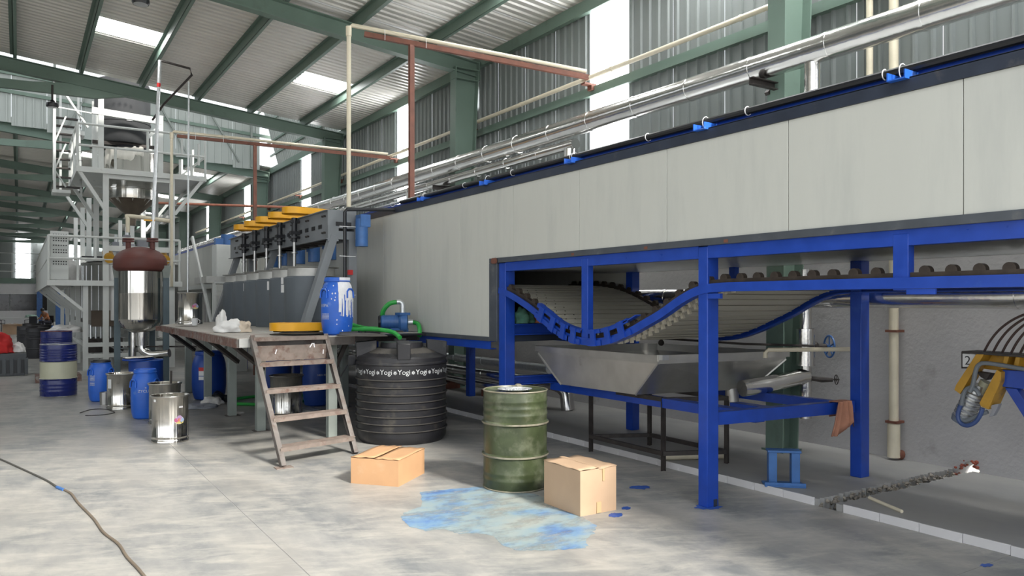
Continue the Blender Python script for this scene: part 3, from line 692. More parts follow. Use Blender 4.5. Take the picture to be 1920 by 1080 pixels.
# ---- cream plastic pipes
pipe('wall_conduit', [(7.32, -1, 5.09), (7.32, 40, 5.09)], .034, CREAM, 'long cream plastic pipe running level along the wall above the girt', 2.4, 12)
for i in range(9):
    yy = 1.9 + i * 3.63; b = MB().bx(7.27, 7.5, yy, yy + .1, 5.0, 5.03); b.bx(7.40, 7.46, yy, yy + .1, 4.93, 5.0); tag(b.build('conduit_bracket', RUST), 'rusty bracket under the long cream wall pipe, %s from the camera' % ORD[i], 'bracket', 'rusty brackets under the wall pipe')
pipe('down_pipe', [(7.44, 4.62, 6.2), (7.44, 4.62, 3.0)], .035, CREAM, 'cream vertical pipe on the wall cladding, farther of the pair', 0, 12)
dp = pipe('down_pipe', [(7.44, 4.36, 6.2), (7.44, 4.36, .12), ], .045, CREAM, 'cream vertical drain pipe reaching the floor by the wall, nearer of the pair', 0, 14)
MB().tube([(7.44, 4.36, .42), (7.44, 4.36, .08)], .06, 14).build('socket', CREAM, dp)
MB().tube([(7.44, 4.36, .12), (7.53, 4.33, .10)], .05, 12).build('shoe', RUST, dp)
for z in (1.36, .44): MB().bx(7.385, 7.53, 4.30, 4.42, z - .012, z + .012).build('pipe_clip', RUST, dp)
pipe('cream_pipe', [(6.2, 4.95, 1.10), (6.2, 4.95, 1.15), (6.22, 4.93, 1.18), (6.72, 4.36, 1.20)], .022, CREAM, 'thin cream pipe with an elbow above the far corner of the trough', 0, 10)
pipe('plastic_tube', [(5.45, 5.62, .10), (6.05, 5.33, .10)], .045, CREAM, 'cream plastic tube lying on the floor under the trough stand', 0, 12)
pipe('plastic_stick', [(*G(1630, 936, SLABZ), SLABZ + .012), (*G(1691, 962, SLABZ), SLABZ + .012)], .014, CREAM, 'short thin pale tube lying on the raised floor beside the trench', 0, 8)
# risers on rusty steel supports
def riser(lab, p0, p1, zlow, post_xy, zp, x0):
    p0, p1 = Vector(p0), Vector(p1); d = (p1 - p0).normalized()
    o = pipe('water_pipe', [(p0.x, p0.y, zlow), (p0.x, p0.y, p0.z - .05), (p0.x + d.x * .05, p0.y + d.y * .05, p0.z), tuple(p1)], .032, CREAM, 'cream pipe rising and turning %s' % lab, 0, 12)
    MB().tube([(p0.x, p0.y, p0.z - .16), (p0.x, p0.y, p0.z - .02)], .042, 12).build('elbow', CREAM, o)
    s = thing('pipe_support', 'rusty steel post and beam carrying the cream pipe %s' % lab, 'support', (post_xy[0], post_xy[1], zp))
    a = p0 + d * x0; a.z -= .085; e = Vector(p1) + d * .04; e.z -= .085
    MB().bar(a, e, .06, .07).build('beam', RUST, s)
    t = (post_xy[0] - p0.x) / d.x; zt = p0.z + d.z * t - .12
    MB().bx(post_xy[0] - .035, post_xy[0] + .035, post_xy[1] - .035, post_xy[1] + .035, zp, zt).build('post', RUST, s)
    b = MB()
    for k in (.5, 1.1): c = p0 + d * k; b.tube([c + Vector((0, -.03, .03)), c + Vector((0, -.045, -.06)), c + Vector((0, -.04, -.13))], .004, 5)
    b.build('tie_wire', WHITE, s)
riser('above the mixer stand', (3.97, 10.43, 5.63), (7.27, 9.13, 5.18), 3.02, (4.8, 10.1), 2.98, .22)
riser('above the reactor', (2.86, 18.4, 5.47), (7.24, 16.5, 5.12), 2.0, (4.5, 17.69), 0.0, .12)
pipe('rusty_pipe', [(3.3, 26, 4.75), (7.3, 22.6, 4.5)], .04, RUST, 'thin rusty pipe crossing level behind the tower', 0, 8)
# ------------------------------------------------------------------ working platform with its steps
PZ = 1.25
pf = thing('work_platform', 'rusty steel working platform on grey-green legs with a dusty deck', 'platform', (2.6, 11, 0))
deck = [(2.03, 8.75), (3.40, 8.75), (3.40, 9.25), (4.52, 9.25), (4.52, 16.2), (2.75, 16.2), (2.10, 14.6)]
MB().prism(deck, 'z', PZ - .012, PZ).build('deck_plate', DECKM, pf, smooth=False)
b = MB(); b.bar((2.03, 8.77, PZ - .06), (3.40, 8.77, PZ - .06), .03, .095); b.build('front_edge', LADDERM, pf)
MB().bar((2.04, 8.77, PZ - .06), (2.11, 14.6, PZ - .06), .03, .10).build('side_edge', EDGE, pf)
MB().bar((2.05, 8.74, PZ - .055), (2.17, 8.74, PZ - .055), .02, .10).build('corner_patch', DULLAL, pf)
MB().bar((3.4, 8.77, PZ - .06), (3.4, 9.27, PZ - .06), .03, .095).build('edge_beam', EDGE, pf); MB().bar((3.4, 9.27, PZ - .06), (4.52, 9.27, PZ - .06), .03, .095).build('edge_beam', DARKFE, pf)
for i, yy in enumerate((9.95, 11.5, 13.2, 14.9)):
    for x in (2.6, 4.3):
        lg = MB().bx(x - .055, x + .055, yy - .055, yy + .055, 0, PZ - .1).build('leg', LEGM, pf, bevel=.004)
        MB().bx(x - .09, x + .1, yy - .09, yy + .09, 0, .008).build('foot_plate', LADDERM, lg)
    MB().channel((2.05, yy, PZ - .065), (4.5, yy, PZ - .065), .05, .09).build('cross_beam', EDGE, pf)
for i, yy in enumerate((9.2, 10.5, 12.1, 13.6)):
    MB().bar((2.09, yy - .05, PZ - .1), (2.53, yy + .35, PZ - .42), .05, .05).build('strut', DARKFE, pf)
MB().bx(3.15, 3.26, 8.95, 9.05, 0, PZ - .1).build('leg', LEGM, pf, bevel=.004); MB().bar((3.25, 9.0, PZ - .4), (3.39, 9.0, PZ - .1), .05, .05).build('strut', DARKFE, pf)
MB().bar((2.66, 10.5, PZ - .03), (4.3, 10.5, PZ + .02), .03, .06).build('toe_board', DULLAL, pf)
ld = thing('steps', 'worn steel ladder steps leaning against the front of the platform', 'ladder', (2.6, 7.7, 0))
FT = (2.19, 7.60), (3.09, 7.86); TP = (2.16, 8.70), (3.06, 8.76)
for (fx, fy), (tx, ty) in zip(FT, TP):
    d = Vector((tx - fx, ty - fy, PZ)); b = MB().channel((fx, fy, .005), (tx, ty, PZ + .01), .045, .075, .008, up=(0, -1, .3), side=1 if fx < 2.6 else -1); b.build('stringer', LADDERM, ld)
MB().bx(2.13, 2.30, 7.55, 7.66, 0, .008).build('foot_plate', TREAD, ld)
for k in range(5):
    t = (k * .215 + .145)
    p = Vector((*FT[0], 0)).lerp(Vector((*TP[0], PZ)), t); q = Vector((*FT[1], 0)).lerp(Vector((*TP[1], PZ)), t); p.x += .02; q.x -= .02
    b = MB().bar(p + Vector((0, .0, 0)), q, .17, .006); b.bar(p + Vector((0, -.083, -.02)), q + Vector((0, -.083, -.02)), .006, .042); b.bar(p + Vector((0, .083, -.02)), q + Vector((0, .083, -.02)), .006, .042)
    b.build('tread', TREAD, ld)
MB().bar((2.19, 8.60, PZ - .17), (3.05, 8.66, PZ - .17), .008, .17).build('riser_plate', TREAD, ld)
b = MB()
for x, z, a in ((2.83, PZ - .12, .7), (2.87, PZ - .12, -.2), (2.42, PZ - .18, .3), (2.2, PZ - .14, .1), (2.98, PZ - .2, .1)): yy = 8.60 + (x - 2.19) * .07 - .006; b.bar((x - .02 * sin(a), yy, z), (x + .03 * sin(a), yy, z + .05), .003, .012, (1, 0, 0))
o = b.build('paint_splash', PAINTW, ld); o['kind'] = 'stuff'

# ------------------------------------------------------------------ drums
def steel_drum(name, label, loc, R, Hh, m, ribs, rimm, bandm=None, bandz=None, cat='drum'):
    t = thing(name, label, cat, loc)
    P = [(R - .004, 0), (R, .012)]
    for z0, h, d in ribs: P += [(R, z0 - h), (R + d, z0 - h * .35), (R + d, z0 + h * .35), (R, z0 + h)]
    P += [(R, Hh - .012), (R - .004, Hh)]
    if bandm:
        z0, z1 = bandz
        lo = [p for p in P if p[1] < z0 - .001]; mi = [p for p in P if z0 <= p[1] <= z1]; hi = [p for p in P if p[1] > z1 + .001]
        MB().lathe([(0.001, .0)] + lo + [(R, z0)], 48).build('lower_body', m, None).parent = t
        MB().lathe([(R, z0)] + mi + [(R, z1)], 48).build('band', bandm, None).parent = t
        MB().lathe([(R, z1)] + hi + [(R - .012, Hh - .015), (.001, Hh - .018)], 48).build('upper_body', m, None).parent = t
    else:
        MB().lathe([(.001, 0)] + P + [(R - .012, Hh - .015), (.001, Hh - .018)], 48).build('body', m, None).parent = t
    for z in (.008, Hh - .006):
        MB().lathe([(R + .007 * cos(a), z + .007 * sin(a)) for a in [q * pi / 4 for q in range(9)]], 48).build('rim', rimm, None).parent = t
    return t
RB = [(.29, .016, .009), (.58, .016, .009)] + [(z, .014, .005) for z in (.66, .70, .74, .78)]
gd = steel_drum('oil_drum', 'battered olive-green steel oil drum on the blue-stained floor', (3.75, 5.73, 0), .286, .872, OLIVE, [(.09, .02, .004), (.15, .02, .004), (.30, .02, .014), (.585, .02, .014), (.66, .016, .005), (.72, .016, .005), (.78, .016, .005)], OLIVERIM)
for z in (.30, .585):
    MB().lathe([(.301, z - .008), (.3025, z), (.301, z + .008)], 48).build('worn_ridge', OLIVERIM, None).parent = gd
dish = thing('metal_dish', 'small dimpled shiny metal dish lying on the olive drum', 'dish', (3.70, 5.66, .866))
bm = MB()
n = 40
prof = [(.001, .004)] + [(.115 * k / 9, .004 + .0025 * (k % 2)) for k in range(1, 10)] + [(.135, .016), (.138, .018)]
prof = [(r * 1.12, z) for r, z in prof]; bm.lathe(prof, n); o = bm.build('bowl', GALV, None); o.parent = dish
b = MB()
for i in range(60): r = .11 * sqrt(random.random()); a = random.random() * 6.28; b.ball((r * cos(a), r * sin(a), .008), .007, 6)
o = b.build('dimple', GALV, None); o.parent = dish; o['kind'] = 'stuff'
blob('putty_lump', OLIVERIM, (3.86, 5.86, .86), .035, (1.5, 1, .8), 3, 'small dark lump lying at the far side of the olive drum lid', 'lump')
steel_drum('oil_drum', 'navy blue steel drum with a broad cream band', (.585, 15.65, 0), .285, .92, NAVY, [(.10, .014, .005), (.16, .014, .005), (.22, .014, .005)] + [(.31, .016, .01), (.62, .016, .01)] + [(z, .013, .006) for z in (.68, .725, .77, .815)], STEELR, CREAMB, (.315, .615))
t = thing('timber_pallet', 'low dark pallet carrying the plain navy drum', 'pallet', (.68, 18.7, 0))
for i in range(5): MB().bx(.28 + i * .17, .42 + i * .17, 18.3, 19.1, .1, .13).build('plank', EDGE, t)
for i in range(3): MB().bx(.28, 1.1, 18.3 + i * .36, 18.38 + i * .36, 0, .1).build('bearer', EDGE, t)
steel_drum('oil_drum', 'plain dark navy drum with a brown lid, behind the cream-banded drum', (.66, 18.7, .13), .29, .92, NAVY, RB, RUST)
for i, (u, F, h) in enumerate(((52, 24, .9), (70, 22.5, .9), (60, 27, .9), (77, 25.5, .9))):
    X = (u - 36) * cos(YAW) * F / FPX; Y = (F - X * sin(YAW)) / cos(YAW)
    steel_drum('oil_drum', 'dark dented drum in the row behind the navy drums, %s' % ('front left', 'front right', 'back left', 'back right')[i], (X, Y, 0), .29, h, DKDRUM, RB, DARKFE)

# open stainless drums
def wavy(mb, amp, c=(0, 0), f=7.0):
    """hand-rolled sheet: the radius wanders slightly round the drum"""
    out = []
    for x, y, z in mb.v:
        a = atan2(y - c[1], x - c[0]); k = amp * (noise.noise(Vector((cos(a) * f, sin(a) * f, 0))) + .6 * noise.noise(Vector((cos(a) * f * 2.1, sin(a) * f * 2.1, 3)))); r = math.hypot(x - c[0], y - c[1])
        out.append((x + cos(a) * k * (r > .1), y + sin(a) * k * (r > .1), z))
    mb.v = out; return mb
def steel_pail(label, loc, R, Hh, sticker=None, paper=None, lid=False, rz=0):
    t = thing('steel_drum', label, 'drum', loc, 'polished open steel drums')
    P = [(.001, .006), (R - .006, .004), (R + .004, .0), (R + .006, .03), (R, .036), (R, .06), (R + .004, .066), (R, .072), (R, Hh - .03), (R + .012, Hh - .02), (R + .014, Hh - .008), (R + .004, Hh), (R - .006, Hh - .006), (R - .006, .012), (.001, .012)]
    wavy(MB().lathe(P, 220), .0021, f=13).build('body', STEEL, None, sharp=60).parent = t
    MB().lathe([(R + .014 + .006 * cos(a), Hh - .004 + .006 * sin(a)) for a in [q * pi / 4 for q in range(9)]], 56).build('rim', STEELR, None).parent = t
    def patch(nm, m, ang, z, w, h, rr=.0015, shape=None):
        b = MB(); n = 10
        vs = []
        if shape is None:
            for i in range(n + 1):
                a = ang + (i / n - .5) * w / R
                for zz in (z - h / 2, z + h / 2): vs.append(((R + rr) * cos(a), (R + rr) * sin(a), zz))
            b.add(vs, [(2 * i, 2 * i + 2, 2 * i + 3, 2 * i + 1) for i in range(n)])
        else:
            b.add([((R + rr) * cos(ang + x / R), (R + rr) * sin(ang + x / R), z + y) for x, y in shape], [tuple(range(len(shape)))])
        o = b.build(nm, m, None); o.parent = t; return o
    if sticker:
        ang, z = sticker
        el = lambda cx, cy, rx, ry: [(cx + rx * cos(q * pi / 10), cy + ry * sin(q * pi / 10)) for q in range(20)]
        o = patch('sticker', WHITE, ang, z, 0, 0, .0015, el(0, -.005, .06, .045))
        for (cx, cy, rx, ry, col) in ((.0, .022, .035, .03, (.45, .30, .5)), (-.032, .0, .028, .026, (.5, .12, .25)), (.034, -.004, .028, .024, (.35, .45, .65)), (-.002, .0, .02, .018, (.75, .22, .06)), (.006, -.03, .048, .016, (.65, .55, .2))):
            c = patch('sticker_print', mat('sticker_print', col, .4), ang, z, 0, 0, .003, el(cx, cy, rx, ry)); c.parent = o
    if paper:
        for ang, z, w, h in paper: patch('paper_label', WHITE, ang, z, w, h)
    return t
def toC(x, y): return atan2(-y, -x)
def at(u, F, z=0): X = (u - 36) * cos(YAW) * F / FPX; return (X, (F - X * sin(YAW)) / cos(YAW), z)
c1 = at(319, 9.05); c2 = at(309, 10.42); c3 = at(228, 11.84)
steel_pail('open polished steel drum nearest the camera, with a round colourful sticker', c1, .20, .55, (toC(*c1[:2]) + .52, .27), ((toC(*c1[:2]) + .62, .42, .05, .02), (toC(*c1[:2]) - .95, .50, .04, .03)))
d2 = steel_pail('open polished steel drum directly behind the one with the sticker, a dark rod inside', c2, .20, .55)
tag(MB().tube([(c2[0] + .05, c2[1] - .12, .02), (c2[0] + .06, c2[1] - .14, .72)], .014, 8).build('dark_rod', DARKFE), 'dark rod standing upright in the second open steel drum', 'rod')
steel_pail('open polished steel drum with a white paper label, between two blue drums', c3, .205, .55, None, ((toC(*c3[:2]) - .95, .40, .08, .14),))
c4 = at(357, 13.95, PZ); steel_pail('open polished steel drum standing on the platform, with a sticker', c4, .205, .58, (toC(*c4[:2]) + .42, .33))
c5 = at(537, 11.0); steel_pail('open polished steel drum under the platform, seen between the ladder steps', c5, .225, .60)
c6 = at(197, 12.3); tag(MB().lathe([(.001, 0), (.075, 0), (.08, .2), (.074, .2), (.07, .01), (.001, .01)], 28).build('steel_can', STEELR), 'small dull steel can behind the labelled steel drum', 'can').location = c6
# blue plastic drums
def plastic_drum(label, loc, R, Hh, m, text=None, drips=False, lidm=None, lines=None, handles=True):
    t = thing('plastic_drum', label, 'drum', loc)
    P = [(.001, .0), (R * .72, 0), (R * .86, .02), (R * .95, .09 * Hh / .7), (R, .2 * Hh / .7), (R, .42 * Hh / .7), (R * .97, .52 * Hh / .7), (R * .88, .60 * Hh / .7), (R * .76, .645 * Hh / .7), (R * .75, .66 * Hh / .7)]
    MB().lathe(P, 48).build('body', m, None).parent = t
    ld_ = MB().lathe([(R * .75, Hh * .935), (R * .80, Hh * .938), (R * .80, Hh * .985), (R * .77, Hh), (R * .70, Hh), (R * .68, Hh - .012), (.001, Hh - .012)], 48).build('lid', lidm or m, None); ld_.parent = t
    MB().lathe([(R * .80, Hh * .925), (R * .83, Hh * .93), (R * .83, Hh * .945), (R * .80, Hh * .95)], 48).build('lid_ring', m, None).parent = ld_
    ac = toC(*loc[:2])
    def rad(z):
        for (r0, z0), (r1, z1) in zip(P[:-1], P[1:]):
            if z0 <= z <= z1: return r0 + (r1 - r0) * (z - z0) / max(1e-6, z1 - z0)
        return R
    if handles:
        for s_ in (-1, 1):
            a0 = ac + s_ * 1.0; b = MB(); z = .50 * Hh / .7
            rr = rad(z) + .004; b.tube([((rad(z + dz) + .012) * cos(a0 + da), (rad(z + dz) + .012) * sin(a0 + da), z + dz) for da, dz in ((-.35, -.05), (-.33, .03), (-.15, .06), (.15, .06), (.33, .03), (.35, -.05))], .011, 8)
            b.build('handle', m, None).parent = t
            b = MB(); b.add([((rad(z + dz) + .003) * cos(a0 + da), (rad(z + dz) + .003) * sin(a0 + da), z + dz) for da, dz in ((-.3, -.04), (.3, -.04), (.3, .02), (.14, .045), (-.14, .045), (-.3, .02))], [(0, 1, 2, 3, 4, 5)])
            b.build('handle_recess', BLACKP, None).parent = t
    for tx, sz, da, z in (text or ()):
        b = MB(); wraptext(b, tx, sz, (0, 0), rad(z) + .002, ac + da, z); b.build('printed_text', DECAL, None).parent = t
    if lines:
        da, zs, w = lines; b = MB()
        for z in zs:
            r = rad(z) + .002; n = 8; vs = []
            for i in range(n + 1):
                a = ac + da + (i / n - .5) * w / r
                vs += [(r * cos(a), r * sin(a), z - .003), (r * cos(a), r * sin(a), z + .003)]
            b.add(vs, [(2 * i, 2 * i + 2, 2 * i + 3, 2 * i + 1) for i in range(n)])
        o = b.build('printed_lines', DECAL, None); o.parent = t; o['kind'] = 'stuff'
    if drips:
        b = MB(); rs = random.Random(5)
        for i in range(34):
            a = ac + .12 + 1.5 * (i + rs.random()) / 34 * 1.0
            zt = .64 * Hh / .7; zb = zt - (.12 + .5 * rs.random() ** .8) * Hh
            zb = max(zb, .012); w = .004 + .006 * rs.random(); vs = []; n = 14
            for k in range(n + 1):
                z = zt + (zb - zt) * k / n; r = rad(z) + .0025; ww = w * (1.8 if k < 5 else 1) / r
                vs += [(r * cos(a - ww + .01 * sin(k * .7 + i)), r * sin(a - ww + .01 * sin(k * .7 + i)), z), ((r + .002) * cos(a + .01 * sin(k * .7 + i)), (r + .002) * sin(a + .01 * sin(k * .7 + i)), z), (r * cos(a + ww + .01 * sin(k * .7 + i)), r * sin(a + ww + .01 * sin(k * .7 + i)), z)]
            b.add(vs, [q for k in range(n) for q in ((3 * k, 3 * k + 3, 3 * k + 4, 3 * k + 1), (3 * k + 1, 3 * k + 4, 3 * k + 5, 3 * k + 2))])
        for i in range(26):
            a = ac - .9 + 2.2 * rs.random(); z = (.05 + .58 * rs.random()) * Hh / .7; r = rad(z) + .002; q = .004 + .006 * rs.random()
            b.add([(r * cos(a + q * cos(k) / r), r * sin(a + q * cos(k) / r), z + q * 1.3 * sin(k)) for k in range(6)], [tuple(range(6))])
        # smeared sheet of paint on the shoulder
        vs = []; n = 16; zs = [.70, .69, .66, .645, .60, .56, .50, .44]
        for z0 in zs:
            for k in range(n + 1):
                a = ac + .18 + 1.35 * k / n; z = z0 * Hh / .7 if z0 < .67 else Hh * (z0 / .7)
                r = (rad(z) if z0 < .66 else R * .806) + .0022; vs.append((r * cos(a), r * sin(a), z - (.03 * random.random() if z0 < .46 else 0)))
        fs = []
        for i in range(len(zs) - 1):
            for k in range(n):
                if i > 4 and random.random() < .45: continue
                q = i * (n + 1) + k; fs.append((q, q + 1, q + n + 2, q + n + 1))
        b.add(vs, fs)
        o = b.build('paint_drips', PAINTW, None); o.parent = t; o['kind'] = 'stuff'
    return t
q = at(632, 9.36, PZ); plastic_drum('blue plastic drum streaked with white paint, standing on the platform', q, .192, .705, BLUEB, (('AVIPA', .055, -.95, .36),), True, None, (-.85, (.26, .245, .23, .215, .20), .13))
q = at(272, 10.85); plastic_drum('blue plastic drum with white lettering beside the open steel drums', q, .185, .70, BLUEB, (('ZYCLPA', .055, .02, .40), ('<', .05, .05, .445)), handles=True)
q = at(189, 12.75); plastic_drum('blue plastic drum with a dark lid, leftmost of the floor drums', q, .188, .68, BLUEB, None, False, BLACKP, (-.75, (.44, .425, .41, .395, .38, .365, .35, .32, .305, .29, .275), .1))
q = at(274, 13.1); steel_drum('wide_drum', 'wide dark blue drum behind the lettered blue drum, with a tray on top', q, .27, .66, BLUED, [(.3, .02, .006)], BLUEB)
tr_ = thing('steel_tray', 'round shiny tray resting askew on the wide blue drum', 'tray', (q[0] - .13, q[1] - .06, .668)); MB().lathe([(.001, .004), (.20, .004), (.235, .02), (.24, .018), (.205, -.002), (.001, -.002)], 40).build('body', STEEL, None).parent = tr_
MB().lathe([(.24, .0), (.25, -.005), (.25, -.03), (.235, -.035), (.235, 0)], 40).build('underside_ring', BLUED, None).parent = tr_; tr_.rotation_euler = (0, -.02, 0); tr_.location.z = .70
def square_can(label, loc, w, d, h, m):
    t = thing('square_drum', label, 'drum', loc)
    MB().bx(-w / 2, w / 2, -d / 2, d / 2, 0, h).build('body', m, None, bevel=.05).parent = t
    MB().cyl((-w * .2, 0, h - .005), (-w * .2, 0, h + .03), .05, 20).build('cap', BLACKP, None).parent = t
    return t
q = at(392, 13.0); sq = plastic_drum('dark blue drum with a red and white label under the platform', q, .275, .82, BLUED, None, handles=False)
b = MB(); ac = toC(*q[:2]); n = 6; vs = []
for nm, z0, z1, m in (('label_red', .50, .56, REDTAPE), ('label_white', .42, .50, WHITE), ('label_white', .35, .41, WHITE)):
    b = MB(); vs = []
    for i in range(n + 1): a = ac - .62 + (i / n) * .42; vs += [(.278 * cos(a), .278 * sin(a), z0), (.278 * cos(a), .278 * sin(a), z1)]
    b.add(vs, [(2 * i, 2 * i + 2, 2 * i + 3, 2 * i + 1) for i in range(n)]).build(nm, m, None).parent = sq
q = at(513, 13.2); plastic_drum('blue drum under the platform, behind the steel drum there', q, .30, .88, BLUED, None, handles=False)
q = at(595, 12.2); plastic_drum('dark blue drum under the platform, right behind the ladder steps', q, .23, .9, BLUED, (('NEO 40', .04, .3, .5),), handles=False)
blob('plastic_bag', SACK, at(398, 12.3), .16, (1, 1, .6), 2, 'white plastic bag on the floor against the labelled blue drum', 'bag')
blob('plastic_bag', mat('grey_film', (.35, .37, .42), .4, bump=.2, bscale=14), at(375, 11.9), .2, (1.3, .9, .25), 5, 'flattened grey plastic sheet on the floor under the platform', 'bag')
blob('plastic_bag', mat('clear_film', (.33, .35, .37), .25, bump=.2, bscale=14), at(575, 11.2), .2, (1.3, 1, .35), 8, 'crumpled grey film on the floor beside the steel drum under the platform', 'bag')
blob('plastic_bag', SACK, at(446, 11.3), .07, (1.4, 1, .3), 9, 'small scrap of white film on the floor behind a platform leg', 'scrap')
blob('black_tub', BLACKP, at(410, 12.6), .17, (1, 1, .7), 1.2, 'black lump of plastic on the floor right of the labelled drum', 'tub')
# things lying on the platform
mg = thing('mug', 'white plastic mug on the platform in front of the steel drum', 'mug', at(365, 13.2, PZ)); MB().lathe([(.001, 0), (.045, 0), (.056, .125), (.052, .125), (.042, .005), (.001, .005)], 24).build('body', WHITE, None).parent = mg
MB().tube([(.054, 0, .1), (.085, 0, .09), (.085, 0, .045), (.05, 0, .03)], .006, 6).build('handle', WHITE, None).parent = mg
blob('flat_scrap', DARKFE, at(352, 12.7, PZ), .12, (1.3, .6, .06), 5, 'thin dark scrap lying on the platform by the mug', 'scrap')
sk = thing('sack', 'crumpled white sack slumped on the platform', 'sack', at(440, 10.2, PZ))
blob('body', SACK, at(433, 10.15, PZ), .17, (1.25, 1, .75), 11, '', '', sk); blob('torn_end', SACK, at(415, 10.3, PZ), .10, (.8, .7, 2.2), 2.7, '', '', sk); blob('torn_end', mat('brown_paper', (.55, .46, .36), .8, bump=.2), at(456, 10.15, PZ), .10, (1.1, .8, 1.1), 6.1, '', '', sk)
yg = thing('belt_guard', 'yellow teardrop belt guard lying on black lids on the platform', 'guard', (*at(543, 9.45, PZ)[:2], PZ + .047))
def guard_outline(r, L, r2, n=26):
    P = []
    a0 = math.acos((r - r2) / L)
    for i in range(n + 1): a = a0 + (2 * pi - 2 * a0) * i / n; P.append((r * cos(a), r * sin(a)))
    for i in range(9): a = -a0 + 2 * a0 * i / 8; P.append((L + r2 * cos(a), r2 * sin(a)))
    return P
def guard(parent, r, L, r2, z0, z1, rz=0):
    P = guard_outline(r, L, r2); b = MB(); n = len(P)
    I = guard_outline(r - .006, L, r2 - .006)
    b.add([(x, y, z0) for x, y in P] + [(x, y, z1) for x, y in P] + [(x, y, z0) for x, y in I] + [(x, y, z1 - .006) for x, y in I],
          [(i, (i + 1) % n, n + (i + 1) % n, n + i) for i in range(n)] + [tuple(range(n, 2 * n))] + [(2 * n + (i + 1) % n, 2 * n + i, 3 * n + i, 3 * n + (i + 1) % n) for i in range(n)] + [((i + 1) % n, i, 2 * n + i, 2 * n + (i + 1) % n) for i in range(n)])
    o = b.build('cover', YELLOW, None, sharp=30); o.parent = parent; o.rotation_euler = (0, 0, rz); return o
guard(yg, .24, .40, .13, .003, .10, -.28)
for i, (u, F, r, z) in enumerate(((553, 9.40, .30, 0), (566, 9.32, .27, .016), (556, 9.5, .28, .032))):
    l = tag(MB().lathe([(.001, .013), (r * .6, .014), (r - .03, .013), (r, .009), (r, .001), (r - .004, .0), (.001, 0)], 40).build('round_plate', RUBBER), 'thin black round lid under the yellow guard on the platform, %s of the pile' % ('lowest', 'middle', 'uppermost')[i], 'lid', 'black lids under the yellow guard'); l.location = (*at(u, F)[:2], PZ + z + .001)
# black tank
tk = thing('water_tank', 'black ribbed plastic water tank with a band of white lettering', 'tank', (3.905, 8.49, 0))
P = [(.001, 0), (.50, 0), (.535, .06)]
z = .15; R = .548
P += [(R - .012, .10)]
for i in range(8):
    P += [(R - .012, z - .045), (R - .010, z - .012), (R + .004, z - .003), (R + .005, z + .004), (R - .012, z + .016)]; MB().lathe([(R + .003, z - .003), (R + .0065, z + .001), (R + .003, z + .006), (R - .002, z + .009)], 72).build('rib', DUST, None).parent = tk; z += .085
P += [(R - .008, .80), (R - .006, .915), (R + .006, .925), (R + .004, .94), (R - .01, .955), (R - .012, 1.00), (R - .03, 1.015), (R - .07, 1.02), (.30, 1.10), (.26, 1.11), (.25, 1.17), (.001, 1.17)]
MB().lathe(P, 72).build('body', TANKM, None).parent = tk
MB().lathe([(R - .075, 1.021), (.31, 1.098), (.3, 1.104)], 48).build('dusty_shoulder', DUST, None).parent = tk
for k in range(4):
    a = toC(3.905, 8.49) + .05 + k * pi / 2 - .0; ca, sa = cos(a), sin(a)
    b = MB(); w = .075
    pts = [(.54, .985), (.545, 1.175), (.30, 1.20), (.30, 1.09), (.46, 1.02)]
    b.add([(r * ca - s_ * w * sa, r * sa + s_ * w * ca, z) for s_ in (-1, 1) for r, z in pts], [(0, 1, 2, 3, 4), (9, 8, 7, 6, 5)] + [(i, (i + 1) % 5, (i + 1) % 5 + 5, i + 5) for i in range(5)])
    b.build('lifting_lug', TANKM, None, bevel=.008).parent = tk
ac = toC(3.905, 8.49)
for k in range(-4, 5):
    b = MB(); wraptext(b, 'Yogi', .082, (0, 0), R + .003, ac + .05 + k * .38, .845); pn = b.build('printed_name', DECAL, None); pn.parent = tk
    b = MB(); a0 = ac + .05 + k * .38 - .185
    for q in range(8):
        t = q * pi / 4; b.add([((R + .002) * cos(a0 + x / R), (R + .002) * sin(a0 + x / R), .84 + yv) for x, yv in ((.008 * cos(t + .8), .008 * sin(t + .8)), (.026 * cos(t), .026 * sin(t)), (.008 * cos(t - .8), .008 * sin(t - .8)))], [(0, 1, 2)])
    o = b.build('printed_star', DECAL, None); o.parent = pn; o['kind'] = 'stuff'
b = MB().bx(-.62, -.53, .15, .25, .90, 1.02); b.tube([(-.6, .2, .92), (-.72, .1, .8), (-.85, -.05, .72)], .008, 6); b.build('float_switch', BLACKP, None, bevel=.01).parent = tk
cl = thing('tank_cover', 'big black round cover hanging over the platform edge above the tank', 'lid', (3.47, 8.67, PZ + .012)); MB().lathe([(.001, .022), (.10, .022), (.24, .012), (.30, -.004), (.305, -.012), (.29, -.012), (.001, 0)], 48).build('disc', DUST, None).parent = cl
for a in (.3, 1.6, 2.6): MB().bar((.05 * cos(a), .05 * sin(a), .03), (.27 * cos(a), .27 * sin(a), .015), .03, .02).build('rib', BLACKP, None).parent = cl
cl.rotation_euler = (.0, .03, 0)
for i, (x0, x1, y0, y1, z) in enumerate(((3.62, 4.3, 9.3, 9.55, PZ + .002), (3.8, 4.5, 9.02, 9.24, PZ - .03))):
    o = MB().bx(x0, x1, y0, y1, z, z + .02); tag(o.build('black_board', BLACKP if i else DUST), 'flat black board %s behind the water tank' % ('on the platform' if i == 0 else 'bridging the gap'), 'board')
